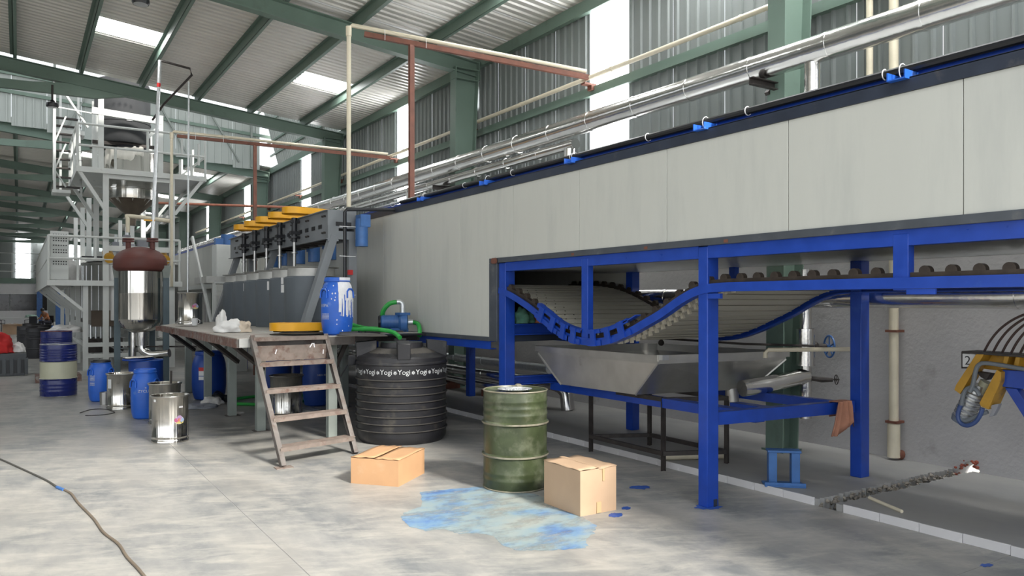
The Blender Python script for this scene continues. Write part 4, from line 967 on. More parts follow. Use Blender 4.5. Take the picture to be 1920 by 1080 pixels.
# pump
pu = thing('pump', 'blue electric pump with a grey elbow and green hoses above the tank', 'pump', (4.34, 9.55, PZ))
V = (.93, -.36, 0)   # axis of the motor, volute to the right and towards the camera
def PV(a, b_, z): return (4.34 + V[0] * a - V[1] * b_, 9.55 + V[1] * a + V[0] * b_, PZ + z)
MB().tube([PV(-.24, 0, .13), PV(-.22, 0, .13), PV(.0, 0, .13)], [.08, .095, .095], 20).build('motor', MOTOR, pu)
pm_ = [x for x in bpy.data.objects if x.parent == pu][-1]
for i in range(10): MB().tube([PV(-.2 + i * .02, 0, .13), PV(-.194 + i * .02, 0, .13)], .104, 20).build('cooling_fin', MOTOR, pm_)
MB().tube([PV(-.27, 0, .13), PV(-.24, 0, .13)], [.085, .1], 20).build('fan_cover', BLACKP, pm_)
MB().tube([PV(.0, 0, .13), PV(.03, 0, .13), PV(.11, 0, .13), PV(.13, 0, .13)], [.10, .135, .135, .10], 22).build('volute', MOTOR, pu)
b = MB().tube([PV(.06, -.02, .17), PV(.06, -.02, .25)], .06, 18); b.bx(4.34 + .06 * V[0] - .085, 4.34 + .06 * V[0] + .07, 9.43, 9.59, PZ + .225, PZ + .26); b.build('outlet_flange', MOTOR, pu)
MB().tube([PV(.06, -.02, .26), PV(.06, -.02, .36), PV(.05, -.02, .39), PV(.02, -.02, .41), PV(-.02, -.02, .405)], .036, 14).build('elbow_pipe', GALV, pu)
MB().tube([PV(.13, 0, .13), PV(.2, 0, .13)], .04, 14).build('hose_coupling', GALV, pu)
MB().bx(4.2, 4.46, 9.48, 9.62, PZ, PZ + .05).build('foot', MOTOR, pu)
hs = thing('green_hose', 'bright green hoses from the pump across the platform', 'hose', (4.0, 9.5, PZ))
def curve(pts, n=8):
    pts = [Vector(p) for p in pts]; out = []
    for i in range(len(pts) - 1):
        p0, p1, p2, p3 = pts[max(i - 1, 0)], pts[i], pts[i + 1], pts[min(i + 2, len(pts) - 1)]
        for k in range(n):
            t = k / n; out.append(.5 * ((2 * p1) + (p2 - p0) * t + (2 * p0 - 5 * p1 + 4 * p2 - p3) * t * t + (3 * p1 - p0 - 3 * p2 + p3) * t ** 3))
    return out + [pts[-1]]
MB().tube(curve([PV(-.02, -.02, .405), PV(-.12, -.0, .38), PV(-.2, .05, .28), PV(-.22, .1, .12)]), .032, 10).build('delivery_hose', HOSE, hs)
MB().tube(curve([PV(.19, 0, .13), PV(.26, -.06, .11), PV(.28, -.16, .04), PV(.27, -.24, -.05)]), .03, 10).build('suction_hose', HOSE, hs)
MB().tube(curve([(3.46, 9.62, PZ + .16), (3.7, 9.6, PZ + .1), (3.95, 9.75, PZ + .05), (4.2, 9.8, PZ + .04)]), .03, 10).build('long_hose', HOSE, hs)
MB().tube(curve([(3.45, 9.3, PZ + .12), (3.55, 9.2, PZ + .055), (3.75, 9.1, PZ + .06), (3.95, 8.9, PZ + .03), (3.98, 8.7, PZ - .04)]), .028, 10).build('drain_hose', HOSE, hs)
tag(MB().tube(curve([(2.9, 12.6, .03), (3.4, 12.2, .03), (4.0, 12.4, .03), (4.3, 12.9, .03), (3.6, 13.4, .03), (3.0, 13.2, .03)]), .025, 8).build('green_hose', HOSE), 'green hose coiled on the floor under the platform', 'hose')

# ------------------------------------------------------------------ row of mixing tanks and the mixer stand
TX, TY, TS = 3.65, 11.12, .8
for k in range(6):
    t = thing('mixing_tank', ('nearest grey mixing tank with the widest visible collar' if k == 0 else 'grey mixing tank with a dull metal collar, %s in the row' % ORD[k]), 'tank', (TX, TY + k * TS, PZ), 'grey mixing tanks on the platform')
    MB().lathe([(.001, 0), (.385, 0), (.39, .01), (.39, .755), (.375, .775), (.34, .785), (.33, .78), (.33, .02), (.001, .02)], 44).build('body', GTANK, None).parent = t
    MB().lathe([(.345, .77), (.345, .90), (.40, .915), (.404, .922), (.34, .912), (.338, .77)], 40).build('collar', DULLAL, None).parent = t
    if k in (1, 2, 4):
        b = MB(); ac = toC(TX, TY + k * TS) - .55
        for z0, z1, w in ((((.55, .67, .10), (.68, .78, .04))) if k == 1 else ((.6, .74, .05),)):
            n = 4; vs = []
            for i in range(n + 1): a = ac + (i / n) * w / .39; vs += [(.3925 * cos(a), .3925 * sin(a), z0), (.3925 * cos(a), .3925 * sin(a), z1)]
            MB().add(vs, [(2 * i, 2 * i + 2, 2 * i + 3, 2 * i + 1) for i in range(n)]).build('paper_label', WHITE, None).parent = t
ms = thing('mixer_stand', 'long grey steel stand on slanting legs carrying a row of mixers', 'stand', (3.9, 10.6, PZ))
ZB, ZT = 2.56, 2.98
b = MB()
b.bx(3.72, 3.735, 10.55, 16.6, ZB, ZT); b.bx(3.68, 3.72, 10.55, 16.6, ZB, ZB + .012); b.bx(3.68, 3.72, 10.55, 16.6, ZT - .012, ZT); b.build('side_beam', GREYP, ms)
b = MB(); b.bx(4.10, 4.115, 10.55, 16.6, ZB, ZT); b.bx(4.115, 4.15, 10.55, 16.6, ZB, ZB + .012); b.build('side_beam', GREYP, ms)
MB().bx(3.70, 4.13, 10.545, 10.56, ZB + .16, ZT).build('end_plate', GREYP, ms); MB().bx(3.70, 3.86, 10.54, 10.553, ZB - .03, ZB + .2).build('end_plate', GREYP, ms)
MB().bx(3.735, 4.10, 10.56, 16.6, ZT - .02, ZT - .01).build('top_plate', GREYP, ms)
for i in range(13): MB().bx(3.74, 4.1, 10.8 + i * .45, 10.86 + i * .45, ZB, ZB + .06).build('cross_member', DARKFE, ms)
for i in range(18):
    yy = 10.85 + i * .31; MB().bx(3.716, 3.722, yy, yy + .16, ZB + .17, ZB + .23).build('slot', BLACKP, ms)
for (x0, x1) in ((3.82, 4.05),): MB().bx(x0, x1, 10.535, 10.546, ZB + .19, ZB + .25).build('slot', BLACKP, ms)
for i in range(8): 
    yy = 10.7 + i * .75
    b = MB()
    for dz in (.1, .34):
        for dy in (0, .09): b.cyl((3.69, yy + dy, ZB + dz), (3.72, yy + dy, ZB + dz), .014, 8)
    b.build('bolt', DARKFE, ms)['kind'] = 'stuff'
for i, yy in enumerate((10.6, 13.55, 16.3)):
    MB().bar((3.80, yy, ZB + .05), (3.36, yy, PZ), .11, .14, (0, 1, 0)).build('slanting_leg', GREYP, ms, bevel=.004)
    MB().bx(4.02, 4.14, yy - .05, yy + .05, PZ, ZB).build('upright_leg', GREYP, ms, bevel=.004)
    MB().bar((3.78, yy, ZB + .06), (4.1, yy, ZB + .06), .1, .12).build('head_beam', GREYP, ms)
for k in range(5):
    yy = TY + TS * (k + 1); x = 3.64
    sh = MB().cyl((x, yy, 1.9), (x, yy, 2.62), .027, 14).build('shaft', STEELR, ms)
    b = MB().cyl((x, yy, 2.6), (x, yy, 2.98), .045, 14); b.bx(x - .07, 3.72, yy - .05, yy + .05, 2.72, 2.77); b.bx(x - .06, 3.72, yy - .04, yy + .04, 2.90, 2.94); b.cyl((x, yy, 2.66), (x, yy, 2.69), .09, 14); b.build('bearing', BLACKP, ms)
    b = MB().cyl((x, yy, 2.42), (x, yy, 2.44), .05, 12); b.build('shaft_collar', STEELR, sh)
    o = guard(ms, .19, .50, .07, 0, .10, -.10 + .02 * k); o.location = Vector((x, yy, 3.04)) - ms.location; o.name = 'belt_guard'
    MB().tube([(4.22, yy, ZB - .22), (4.22, yy, ZB + .25)], .10, 18).build('motor', MOTOR, ms)
    b = MB().bx(4.14, 4.32, yy - .09, yy + .09, ZB + .1, ZB + .26); b.bx(4.115, 4.2, yy - .08, yy + .08, ZB - .05, ZB + .3); b.build('motor_mount', MOTOR, ms)
o = MB().tube([(4.17, 10.44, ZB - .10), (4.17, 10.44, ZB + .30)], .09, 20).build('motor', MOTOR, ms); MB().bx(4.12, 4.27, 10.35, 10.55, ZB + .18, ZB + .36).build('motor_mount', MOTOR, ms)
o = pipe('black_conduit', [(3.87, 10.32, PZ + .0), (3.87, 10.32, 2.93), (3.90, 10.32, 2.97), (4.75, 10.25, 3.01)], .026, BLACKP, 'black conduit rising at the end of the mixer stand and turning to the oven', 0, 10)
for z in (1.75, 2.3, 2.72): MB().bx(3.78, 4.02, 10.285, 10.295, z, z + .007).build('cable_tie', WHITE, o)
MB().bx(3.99, 4.06, 10.5, 10.54, 2.05, 2.12).build('stop_button', REDTAPE, ms)
# ------------------------------------------------------------------ tall steel tower with hopper tanks
tw = thing('tank_tower', 'tall white steel tower with two railed decks carrying steel hopper tanks', 'tower', (2.4, 21.06, 0))
def wp(b, n, m=WHITEP): return b.build(n, m, tw)
TYS = (21.06, 23.8, 26.4, 29.2, 32.9)
for yy in TYS:
    wp(MB().bx(1.29, 1.40, yy - .06, yy + .06, 0, 2.12), 'lower_post')
    for x in (1.78, 3.275): wp(MB().bx(x - .065, x + .065, yy - .065, yy + .065, 0, 4.82), 'post')
    wp(MB().bar((.6, yy, 2.1), (1.34, yy, 1.42), .07, .07), 'bracket_strut')
    wp(MB().bar((1.78, yy - .01, 2.98), (3.275, yy - .01, 2.98), .09, .13), 'tie_beam')
    wp(MB().bar((1.34, yy, .62), (3.275, yy, .62), .08, .1), 'tie_beam')
    wp(MB().bar((1.34, yy, .35), (3.275, yy, .35), .08, .1), 'tie_beam')
for x in (1.34, 3.275): wp(MB().bar((x, 21.06, .62), (x, 32.9, .62), .07, .09), 'tie_beam')
for yy in TYS[:3]:
    wp(MB().bar((1.2, yy - .1, 4.82), (1.74, yy - .02, 3.96), .07, .08), 'deck_brace'); wp(MB().bar((4.0, yy - .1, 4.82), (3.34, yy - .02, 3.9), .07, .08), 'deck_brace')
wp(MB().bx(1.78, 3.275, 21.0, 21.12, 4.69, 4.79), 'tank_beam'); wp(MB().bx(1.78, 3.275, 23.74, 23.86, 4.69, 4.79), 'tank_beam')
# decks with a round opening left for the tanks are kept as strips
def deckplate(x0, x1, y0, y1, z0, z1, holes=()):
    wp(MB().bx(x0, x1, y0, y0 + .04, z0 - .09, z1), 'deck_edge'); wp(MB().bx(x0, x0 + .04, y0 + .041, y1, z0 - .09, z1), 'deck_edge')
    wp(MB().bx(x1 - .04, x1, y0 + .041, y1, z0 - .09, z1), 'deck_edge')
    return z0
deckplate(1.144, 4.09, 20.9, 24.4, 4.88, 4.92)
for a in ((1.18, 1.85, 20.94, 24.4), (3.15, 4.05, 20.94, 24.4), (1.85, 3.15, 20.94, 21.62), (1.85, 3.15, 22.98, 24.4)): wp(MB().bx(*a, 4.88, 4.90), 'deck_plate')
deckplate(.548, 3.5, 20.9, 36.5, 2.14, 2.18)
for a in ((.59, 1.34, 20.94, 36.5), (1.34, 3.46, 20.94, 21.25), (1.34, 3.46, 23.62, 23.9), (1.34, 3.46, 26.28, 26.6)): wp(MB().bx(*a, 2.14, 2.16), 'deck_plate')
def rails(zs, z0, zt, pts, posts):
    for z in zs:
        for p, q in zip(pts[:-1], pts[1:]): wp(MB().tube([(*p, z), (*q, z)], .03, 8), 'handrail')
    for p, za, zb in posts: wp(MB().tube([(*p, za), (*p, zb)], .03, 8), 'rail_post')
rails((5.43,), 4.92, 5.95, [(1.17, 24.3), (1.17, 20.93), (4.06, 20.93), (4.06, 24.3)], [])
rails((5.95,), 4.92, 5.95, [(1.17, 24.3), (1.17, 20.93), (3.28, 20.93)], [((1.17, 20.93), 4.92, 5.95), ((1.17, 22.1), 4.92, 5.95), ((1.17, 23.2), 4.92, 5.95), ((1.17, 24.3), 4.92, 5.95), ((1.98, 20.93), 4.92, 5.43), ((2.7, 20.93), 5.43, 5.95), ((3.5, 20.93), 5.43, 6.1), ((3.45, 20.93), 4.92, 5.3), ((3.72, 20.93), 4.92, 5.45), ((3.9, 20.93), 5.2, 5.75), ((4.06, 20.93), 4.92, 5.95), ((4.06, 22.6), 4.92, 5.9), ((4.06, 24.3), 4.92, 5.9)])
rails((2.7, 3.23), 2.18, 3.23, [(.58, 36.4), (.58, 20.93), (3.44, 20.93)], [((.58, 20.93), 2.18, 3.23), ((1.18, 20.93), 2.18, 2.72), ((1.55, 20.93), 2.7, 3.23), ((3.44, 20.93), 2.18, 3.23), ((2.9, 20.93), 2.18, 2.7)])
for i in range(14): wp(MB().bx(.57, .585, 21.1 + i * 1.1, 21.1 + i * 1.1 + 1.06, 2.2, 3.2), 'side_panel')
# tall posts and cross beam holding the dark header tank
for x, yy in ((1.70, 21.35), (1.62, 22.0), (3.05, 21.35), (3.05, 23.3), (1.7, 23.3)): wp(MB().bx(x - .06, x + .06, yy - .06, yy + .06, 4.9, 7.05 if x == 1.70 else 6.45), 'tall_post')
wp(MB().bar((1.5, 21.33, 6.38), (3.1, 21.33, 6.30), .1, .16), 'cross_beam'); wp(MB().bar((3.05, 21.33, 6.2), (2.75, 21.33, 5.85), .05, .08), 'deck_brace')
for yy in (21.9, 22.7): MB().bar((1.55, yy, 5.72), (3.15, yy, 5.72), .1, .08).build('tank_bearer', DARKFE, tw)
# hopper tank
ht = thing('hopper_tank', 'polished steel hopper tank with a cone bottom hung in the upper tower deck', 'tank', (2.5, 22.3, 3.85))
b = MB().lathe([(.06, 3.70), (.10, 3.9), (.565, 4.34), (.57, 4.36), (.57, 4.60), (.60, 4.61), (.60, 4.64), (.57, 4.65), (.57, 5.55), (.585, 5.56), (.585, 5.6), (.55, 5.6), (.001, 5.63)], 128, (2.5, 22.3, 0)); wavy(b, .004, (2.5, 22.3), 6).build('body', STEEL, ht, sharp=60)
MB().lathe([(.09, 3.68), (.105, 3.90), (.572, 4.345), (.56, 4.36)], 48, (2.5, 22.3, 0)).build('cone', mat('brown_cone', (.16, .13, .10), .5, .5, var=.15), ht)
MB().lathe([(.001, 5.63), (.5, 5.63), (.51, 5.66), (.45, 5.70), (.001, 5.70)], 40, (2.42, 22.2, 0)).build('lid', BLACKP, ht)
hd = thing('header_tank', 'dark grey plastic header tank at the very top of the tower', 'tank', (2.28, 22.3, 5.76))
MB().lathe([(.001, 5.77), (.62, 5.77), (.66, 5.83), (.66, 6.3), (.675, 6.31), (.675, 6.35), (.66, 6.36), (.66, 7.3), (.60, 7.42), (.2, 7.5), (.001, 7.5)], 48, (2.28, 22.3, 0)).build('body', mat('dark_grey_plastic', (.035, .037, .04), .8, var=.15), hd)
MB().bx(2.30, 2.44, 21.62, 21.64, 6.30, 6.48).build('paper_label', WHITE, hd)
for i in range(9): MB().cyl((1.8 + i * .13, 21.22, 7.07 - i * .015), (1.85 + i * .13, 21.22, 7.07 - i * .015), .03, 6).build('fitting', RUST if i < 3 else DARKFE, hd) if i < 6 else None
# tarpaulin over the hopper
b = MB(); vs = []; n = 30; ac = toC(2.5, 22.3); lv = [(.1, 5.72), (.3, 5.715), (.45, 5.70), (.57, 5.66), (.605, 5.58), (.60, 5.50), (.615, 5.34), (.62, 5.16)]
for i in range(n + 1):
    a = ac - 1.5 + 1.95 * i / n; k = .72 + .3 * noise.noise(Vector((i * .3, 1, 0))) + (.3 if i < 10 else 0) - (.25 if i > 24 else 0)
    for j, (r, z) in enumerate(lv):
        w = .02 * sin(i * 1.3 + j * .4); zz = z if j < 4 else 5.66 - (5.66 - z) * max(.3, k); vs.append((2.5 + (r + w + .01) * cos(a), 22.3 + (r + w + .01) * sin(a), zz + .01))
m = len(lv); b.add(vs, [(i * m + j, (i + 1) * m + j, (i + 1) * m + j + 1, i * m + j + 1) for i in range(n) for j in range(m - 1)])
o = b.build('tarpaulin', mat('cream_tarp', (.80, .77, .70), .8, var=.06, bump=.3, bscale=6)); s_ = o.modifiers.new('thick', 'SOLIDIFY'); s_.thickness = .006
tag(o, 'cream tarpaulin thrown over the polished hopper tank', 'tarpaulin')
for k, yy in enumerate((22.43, 25.1, 27.8, 31.05)):
    t = thing('mixing_vat', 'tall dull steel vat standing through the lower tower deck, %s from the front' % ORD[k], 'vat', (2.5, yy, .9), 'steel vats in the lower tower deck')
    MB().lathe([(.5, .98), (1.05, 1.10), (1.14, 1.2), (1.14, 2.6), (1.17, 2.61), (1.17, 2.66), (1.1, 2.69), (.001, 2.75)], 64, (2.5, yy, 0)).build('body', STEELR, t)
    for i in range(14):
        a = toC(2.5, yy) - 1.9 + i * .2; MB().bar((2.5 + 1.147 * cos(a), yy + 1.147 * sin(a), 1.25), (2.5 + 1.147 * cos(a), yy + 1.147 * sin(a), 2.58), .02, .02, (1, 0, 0)).build('rib', GALV, t)
    for a in (.8, 2.4, 3.9, 5.5): MB().cyl((2.5 + .7 * cos(a), yy + .7 * sin(a), 0), (2.5 + .7 * cos(a), yy + .7 * sin(a), 1.1), .05, 10).build('leg', WHITEP, t)
    a = toC(2.5, yy)
    b = MB(); b.cyl((2.35, yy - .35, 2.75), (2.35, yy - .35, 3.12), .12, 16); b.cyl((2.35, yy - .35, 3.12), (2.35, yy - .35, 3.4), .09, 14); b.build('gearbox', GREYBOX, t)
    MB().cyl((2.35, yy - .35, 3.4), (2.35, yy - .35, 3.62), .045, 10).build('shaft_cover', GALV, t)
    MB().bx(2.6, 2.85, yy - .45, yy - .2, 2.75, 3.35).build('gearbox', GREYBOX, t); MB().cyl((3.0, yy - .35, 2.8), (3.0, yy - .35, 3.1), .11, 16).build('motor', TEAL, t)
    MB().bx(2.1, 2.3, yy - .5, yy - .3, 2.72, 3.0).build('gearbox', GREYBOX, t)
for k, x in enumerate((1.85, 3.1)):
    tag(MB().tube([(x, 20.9, 2.72), (x, 21.0, 2.75), (x, 21.5, 2.9)], .12, 12).build('vent_cowl', OCHRE), 'ochre cowl on the %s of the red dome, at the lower deck' % ('left' if k == 0 else 'right'), 'cowl')
sk2 = blob('sack', SACK, (1.15, 24.0, 2.16), .3, (1, 1, 1.6), 4, 'white plastic sack slumped on the lower tower deck', 'sack')
c = thing('control_board', 'white perforated control board with rows of dark buttons on the lower tower deck', 'board', (.8, 21.25, 2.18))
MB().bx(.62, 1.00, 21.22, 21.30, 2.2, 3.36).build('panel', WHITEP, c, bevel=.004)
b = MB()
for z in (3.28, 3.19, 3.13, 3.02, 2.91, 2.85, 2.63, 2.57):
    for i in range(6): b.cyl((.69 + i * .052, 21.205, z), (.69 + i * .052, 21.222, z), .016, 8)
o = b.build('button', BLACKP, kids(c)[-1]); o['kind'] = 'stuff'
tag(MB().bx(1.3, 1.75, 21.5, 22.4, 2.76, 2.8).build('dark_plate', BLACKP), 'dark plate lying over the edge of the first vat', 'plate')
# stair up to the top of the tower
sr = thing('access_stair', 'white steel stair and ladder frame on the left of the upper tower deck', 'stair', (1.1, 24, 4.2))
def wq(b, n, m=WHITEP): return b.build(n, m, sr)
for x in (.75, 1.35):
    wq(MB().bar((x, 22.6, 4.45), (x + .1, 25.4, 7.1), .05, .14), 'stringer')
for i in range(9): wq(MB().bx(.78 + i * .011, 1.40 + i * .011, 22.7 + i * .3, 22.9 + i * .3, 4.62 + i * .284, 4.65 + i * .284), 'tread', DARKFE)
for (x, yy, za, zb) in ((.75, 22.4, 4.5, 7.35), (1.0, 25.5, 4.9, 8.0), (1.45, 25.5, 4.9, 8.0), (.8, 24.3, 5.0, 7.4)): wq(MB().bar((x, yy, za), (x, yy, zb), .06, .06), 'post')
for z in (6.6, 7.2): wq(MB().bar((.75, 22.4, z), (1.6, 22.4, z - .06), .03, .03), 'handrail')
for za, zb in ((5.0, 5.7), (5.7, 6.4), (5.0, 4.6)): wq(MB().bar((.75, 22.4, za), (1.0, 22.5, zb), .03, .03), 'brace')
wq(MB().bx(.7, 1.1, 22.3, 23.0, 4.42, 4.5), 'landing'); wq(MB().bar((.75, 22.35, 7.3), (1.5, 22.6, 6.2), .05, .05), 'brace'); wq(MB().bx(.9, 1.6, 25.3, 26.0, 6.5, 6.62), 'landing')
# valves and pipes under the vats
pr_ = thing('valve_manifold', 'dark manifold with a row of shiny valve stems under the tower', 'valves', (1.9, 21.6, .4))
MB().bx(1.5, 2.1, 21.45, 21.6, 1.05, 1.45).build('chute', mat('brown_box', (.10, .075, .055), .7, var=.2), pr_)
for i in range(6): MB().cyl((1.50 + i * .11, 21.6, .75), (1.50 + i * .11, 21.6, 1.08), .028, 8).build('valve_stem', GALV, pr_)
MB().bx(1.45, 2.2, 21.5, 22.6, .40, .75).build('manifold', DARKFE, pr_)
for i in range(4): MB().tube([(1.5 + i * .2, 21.45, .75 - i * .1), (2.2, 21.4 - i * .02, .35 + i * .05)], .02, 6).build('small_pipe', GALV if i % 2 else DARKFE, pr_)

# ------------------------------------------------------------------ reactor with the red dome
rx, ry = 2.07, 17.1
re = thing('reactor', 'shiny lagged reactor vessel with a red-oxide dome on four grey-green legs', 'reactor', (rx, ry, 0))
b = MB().lathe([(.10, 1.02), (.20, 1.06), (.33, 1.13), (.395, 1.25), (.40, 1.32), (.40, 1.83), (.402, 1.84), (.40, 1.85), (.40, 2.28), (.3, 2.29)], 220, (rx, ry, 0)); b = wavy(b, .0042, (rx, ry), 13); b.build('shell', STEEL, re, sharp=60)
MB().lathe([(.38, 2.27), (.43, 2.285), (.475, 2.31), (.495, 2.35), (.50, 2.42), (.498, 2.51), (.482, 2.555), (.43, 2.625), (.35, 2.69), (.24, 2.74), (.12, 2.773), (.001, 2.785)], 48, (rx, ry, 0)).build('dome', RUSTDOME, re)
for u0, nm in ((-.245, 'a'), (.245, 'b')):
    vx = rx + u0 * cos(YAW); vy = ry - u0 * sin(YAW); zt = 2.72
    b = MB(); b.cyl((vx, vy, zt), (vx, vy, 2.92), .05, 14); b.cyl((vx, vy, 2.88), (vx, vy, 2.91), .11, 16); b.cyl((vx, vy, 2.925), (vx, vy, 2.955), .11, 16); b.build('nozzle', RUSTDOME, re)
for a in (YAW * -1 + .1, YAW * -1 + pi - .1, YAW * -1 + pi / 2, YAW * -1 - pi / 2):
    lx, ly = rx + .50 * cos(a), ry + .50 * sin(a)
    if abs(a + YAW + pi / 2) < .01: lx, ly = rx + .43 * cos(a + .9), ry + .55 * sin(a + .9); lx, ly = rx - .1, ry + .55
    MB().bx(lx - .055, lx + .055, ly - .05, ly + .05, 0, 2.36).build('leg', mat('reactor_leg', (.10, .14, .16), .5), re)
    MB().prism([(lx - .09, 2.40), (lx + .09, 2.40), (lx + .055, 2.15), (lx - .055, 2.15)], 'y', ly - .06, ly + .06).build('leg_gusset', MOTOR if False else LEGM, re)
b = MB().tube([(rx + .03, ry - .05, 1.06), (rx + .03, ry - .05, .78)], [.13, .12], 20); b.build('outlet', FOIL, re)
MB().tube(curve([(rx + .03, ry - .05, .80), (rx + .04, ry - .06, .68), (rx + .16, ry - .12, .60), (rx + .34, ry - .2, .60), (rx + .5, ry - .3, .62)]), .085, 16).build('outlet_bend', FOIL, re)
MB().tube([(rx - .12, ry + .1, 0), (rx - .12, ry + .1, 1.1)], .055, 14).build('drop_pipe', FOIL, re)
b = MB().cyl((rx + .34, ry - .2, .36), (rx + .34, ry - .2, .5), .09, 14); b.cyl((rx + .34, ry - .2, .0), (rx + .34, ry - .2, .36), .045, 10); b.build('valve_block', BLACKP, re)
MB().bar((rx - .2, ry + .3, .74), (rx + 1.0, ry - .4, .74), .03, .03).build('cross_bar', DARKFE, re)
# tall thin pipes near the reactor
px_, py_ = rx + .245 * cos(YAW), ry - .245 * sin(YAW)
pl = thing('galvanised_pipe', 'tall galvanised pipe with a red tape mark rising from the reactor dome', 'pipe', (px_, py_, 2.96))
MB().tube([(px_, py_, 2.96), (px_ + .14, py_, 6.6)], .035, 12).build('pipe', GALV, pl)
MB().tube([(px_ + .115, py_, 6.05), (px_ + .12, py_, 6.13)], .038, 12).build('red_mark', REDTAPE, pl)
MB().tube([(px_ + .12, py_, 6.55), (px_ + .15, py_, 6.6), (px_ + .7, py_ - .1, 6.5), (px_ + .75, py_, 6.4), (px_ + .45, py_ + 1.6, 6.1), (px_ + .3, py_ + 2.2, 5.85)], .024, 8).build('black_pipe', DARKFE, pl)
MB().bx(px_ - .16, px_ + .04, py_ - .03, py_ - .01, 3.30, 3.33).build('valve_lever', YELLOW, pl)
tag(MB().tube([(2.97, 17.15, 0), (3.0, 17.15, 6.3)], .018, 8).build('thin_pipe', GALV), 'very thin pale vertical pipe standing right of the reactor', 'pipe')
tag(MB().tube(curve([(2.02, 18.75, 3.2), (2.02, 18.75, 3.5), (2.06, 18.74, 3.56), (2.83, 18.42, 3.47)]), .045, 10).build('cream_pipe', CREAM), 'short cream pipe with an elbow above the red dome', 'pipe')
# steps beside the far tanks
s2 = thing('small_steps', 'pale steel steps with sloping rails beyond the row of mixing tanks', 'ladder', (3.9, 17.6, 0))
for x in (3.45, 4.35): MB().bar((x, 16.9, 1.0), (x - .25, 17.9, 3.1), .04, .07).build('stringer', WHITEP, s2); MB().bar((x, 16.9, 0), (x, 16.9, 2.05), .06, .06).build('post', WHITEP, s2)
for z in (1.2, 1.5, 1.8, 2.05): MB().bx(3.45, 4.35, 16.86, 17.0, z, z + .035).build('tread', WHITEP, s2)
MB().bx(3.3, 4.4, 16.9, 18.2, 2.06, 2.2).build('landing', DULLAL, s2); MB().bar((3.5, 17.0, .3), (4.3, 17.1, 1.7), .05, .05).build('brace', LEGM, s2)
b = MB().cyl((4.2, 19.0, 2.95), (4.2, 19.0, 3.2), .16, 16); b.bx(3.9, 4.15, 18.9, 19.1, 2.95, 3.1); o = b.build('blower', MOTOR); tag(o, 'blue fan motor at the end of the far oven behind the pale steps', 'motor'); o.location.z += .07
tag(MB().bx(3.9, 4.6, 18.8, 19.3, 0, 3.018).build('blower_stand', WHITEP), 'pale stand under the blue fan motor', 'stand')

# ------------------------------------------------------------------ lamps
for i, (x, yy, zt_, zb_) in enumerate(((.62, 19.8, 6.50, 6.0), (1.53, 12.6, 6.58, 6.12))):
    l = thing('pendant_lamp', 'black industrial lamp hanging on a rod from the %s rafter' % ('second' if i == 0 else 'nearest visible'), 'lamp', (x, yy, zb_))
    MB().cyl((x, yy, zb_ + .14), (x, yy, zt_), .022, 8).build('rod', DARKFE, l)
    MB().lathe([(.001, .13), (.04, .13), (.06, .09), (.12, .06), (.125, .0), (.11, -.03), (.001, -.03)], 24, (x, yy, zb_ + .03)).build('housing', BLACKP, l)
    MB().lathe([(.001, -.035), (.10, -.032), (.11, -.02)], 24, (x, yy, zb_ + .03)).build('glass', GALV, l)

# ------------------------------------------------------------------ cartons on the floor
def carton(label, A, B, C, h, m, open_=0.0, tape=True):
    A, B, C = Vector((*A, 0)), Vector((*B, 0)), Vector((*C, 0))
    u = (A - B); w = (C - B); w = w - u * (w.dot(u) / u.dot(u)); lu, lw = u.length, w.length
    t = thing('carton', label, 'box', (B + u / 2 + w / 2)); t.rotation_euler = (0, 0, atan2(u.y, u.x))
    # local: x along u, y along +-w
    sg_ = 1 if (u.x * w.y - u.y * w.x) > 0 else -1
    a, b_ = lu / 2, lw / 2
    bm = bmesh.new()
    rs = random.Random(len(label))
    nx, nz = 8, 5
    def wall(p0, p1, nrm):
        vs = []
        for i in range(nx + 1):
            for k in range(nz + 1):
                q = Vector(p0).lerp(Vector(p1), i / nx); z = h * k / nz
                d = .006 * sin(pi * i / nx) * sin(pi * k / nz) * rs.uniform(.3, 1.3); vs.append((q.x + nrm[0] * d, q.y + nrm[1] * d, z - (.004 * rs.random() if k == nz else 0)))
        return vs, [(i * (nz + 1) + k, (i + 1) * (nz + 1) + k, (i + 1) * (nz + 1) + k + 1, i * (nz + 1) + k + 1) for i in range(nx) for k in range(nz)]
    b = MB()
    for p0, p1, n_ in (((-a, -b_), (a, -b_), (0, -1)), ((a, -b_), (a, b_), (1, 0)), ((a, b_), (-a, b_), (0, 1)), ((-a, b_), (-a, -b_), (-1, 0))): b.add(*wall((*p0, 0), (*p1, 0), n_))
    b.add([(-a, -b_, .002), (a, -b_, .002), (a, b_, .002), (-a, b_, .002)], [(0, 1, 2, 3)]); b.add([(-a, -b_, h - .03), (a, -b_, h - .03), (a, b_, h - .03), (-a, b_, h - .03)], [(0, 1, 2, 3)])
    o = b.build('body', m, None, sharp=50); o.parent = t
    return t, a, b_, sg_
def flap(t, m, x0, x1, y0, y1, z, lift, hinge):
    n = 6; vs = []
    for i in range(n + 1):
        for k in range(n + 1):
            x = x0 + (x1 - x0) * i / n; y = y0 + (y1 - y0) * k / n; f = (k / n) if hinge == 'y' else (i / n)
            vs.append((x, y, z + lift * f ** 1.5 + .004 * sin(i * 2.1 + k))); 
    b = MB(); b.add(vs, [(i * (n + 1) + k, (i + 1) * (n + 1) + k, (i + 1) * (n + 1) + k + 1, i * (n + 1) + k + 1) for i in range(n) for k in range(n)])
    o = b.build('flap', m, None); o.parent = t; s_ = o.modifiers.new('thick', 'SOLIDIFY'); s_.thickness = .005; s_.offset = -1
t, a, b_, sg_ = carton('low orange-brown cardboard box with a sagging lid at the foot of the steps', (2.54, 6.62), (2.845, 6.254), (3.285, 6.62), .238, CARD1)
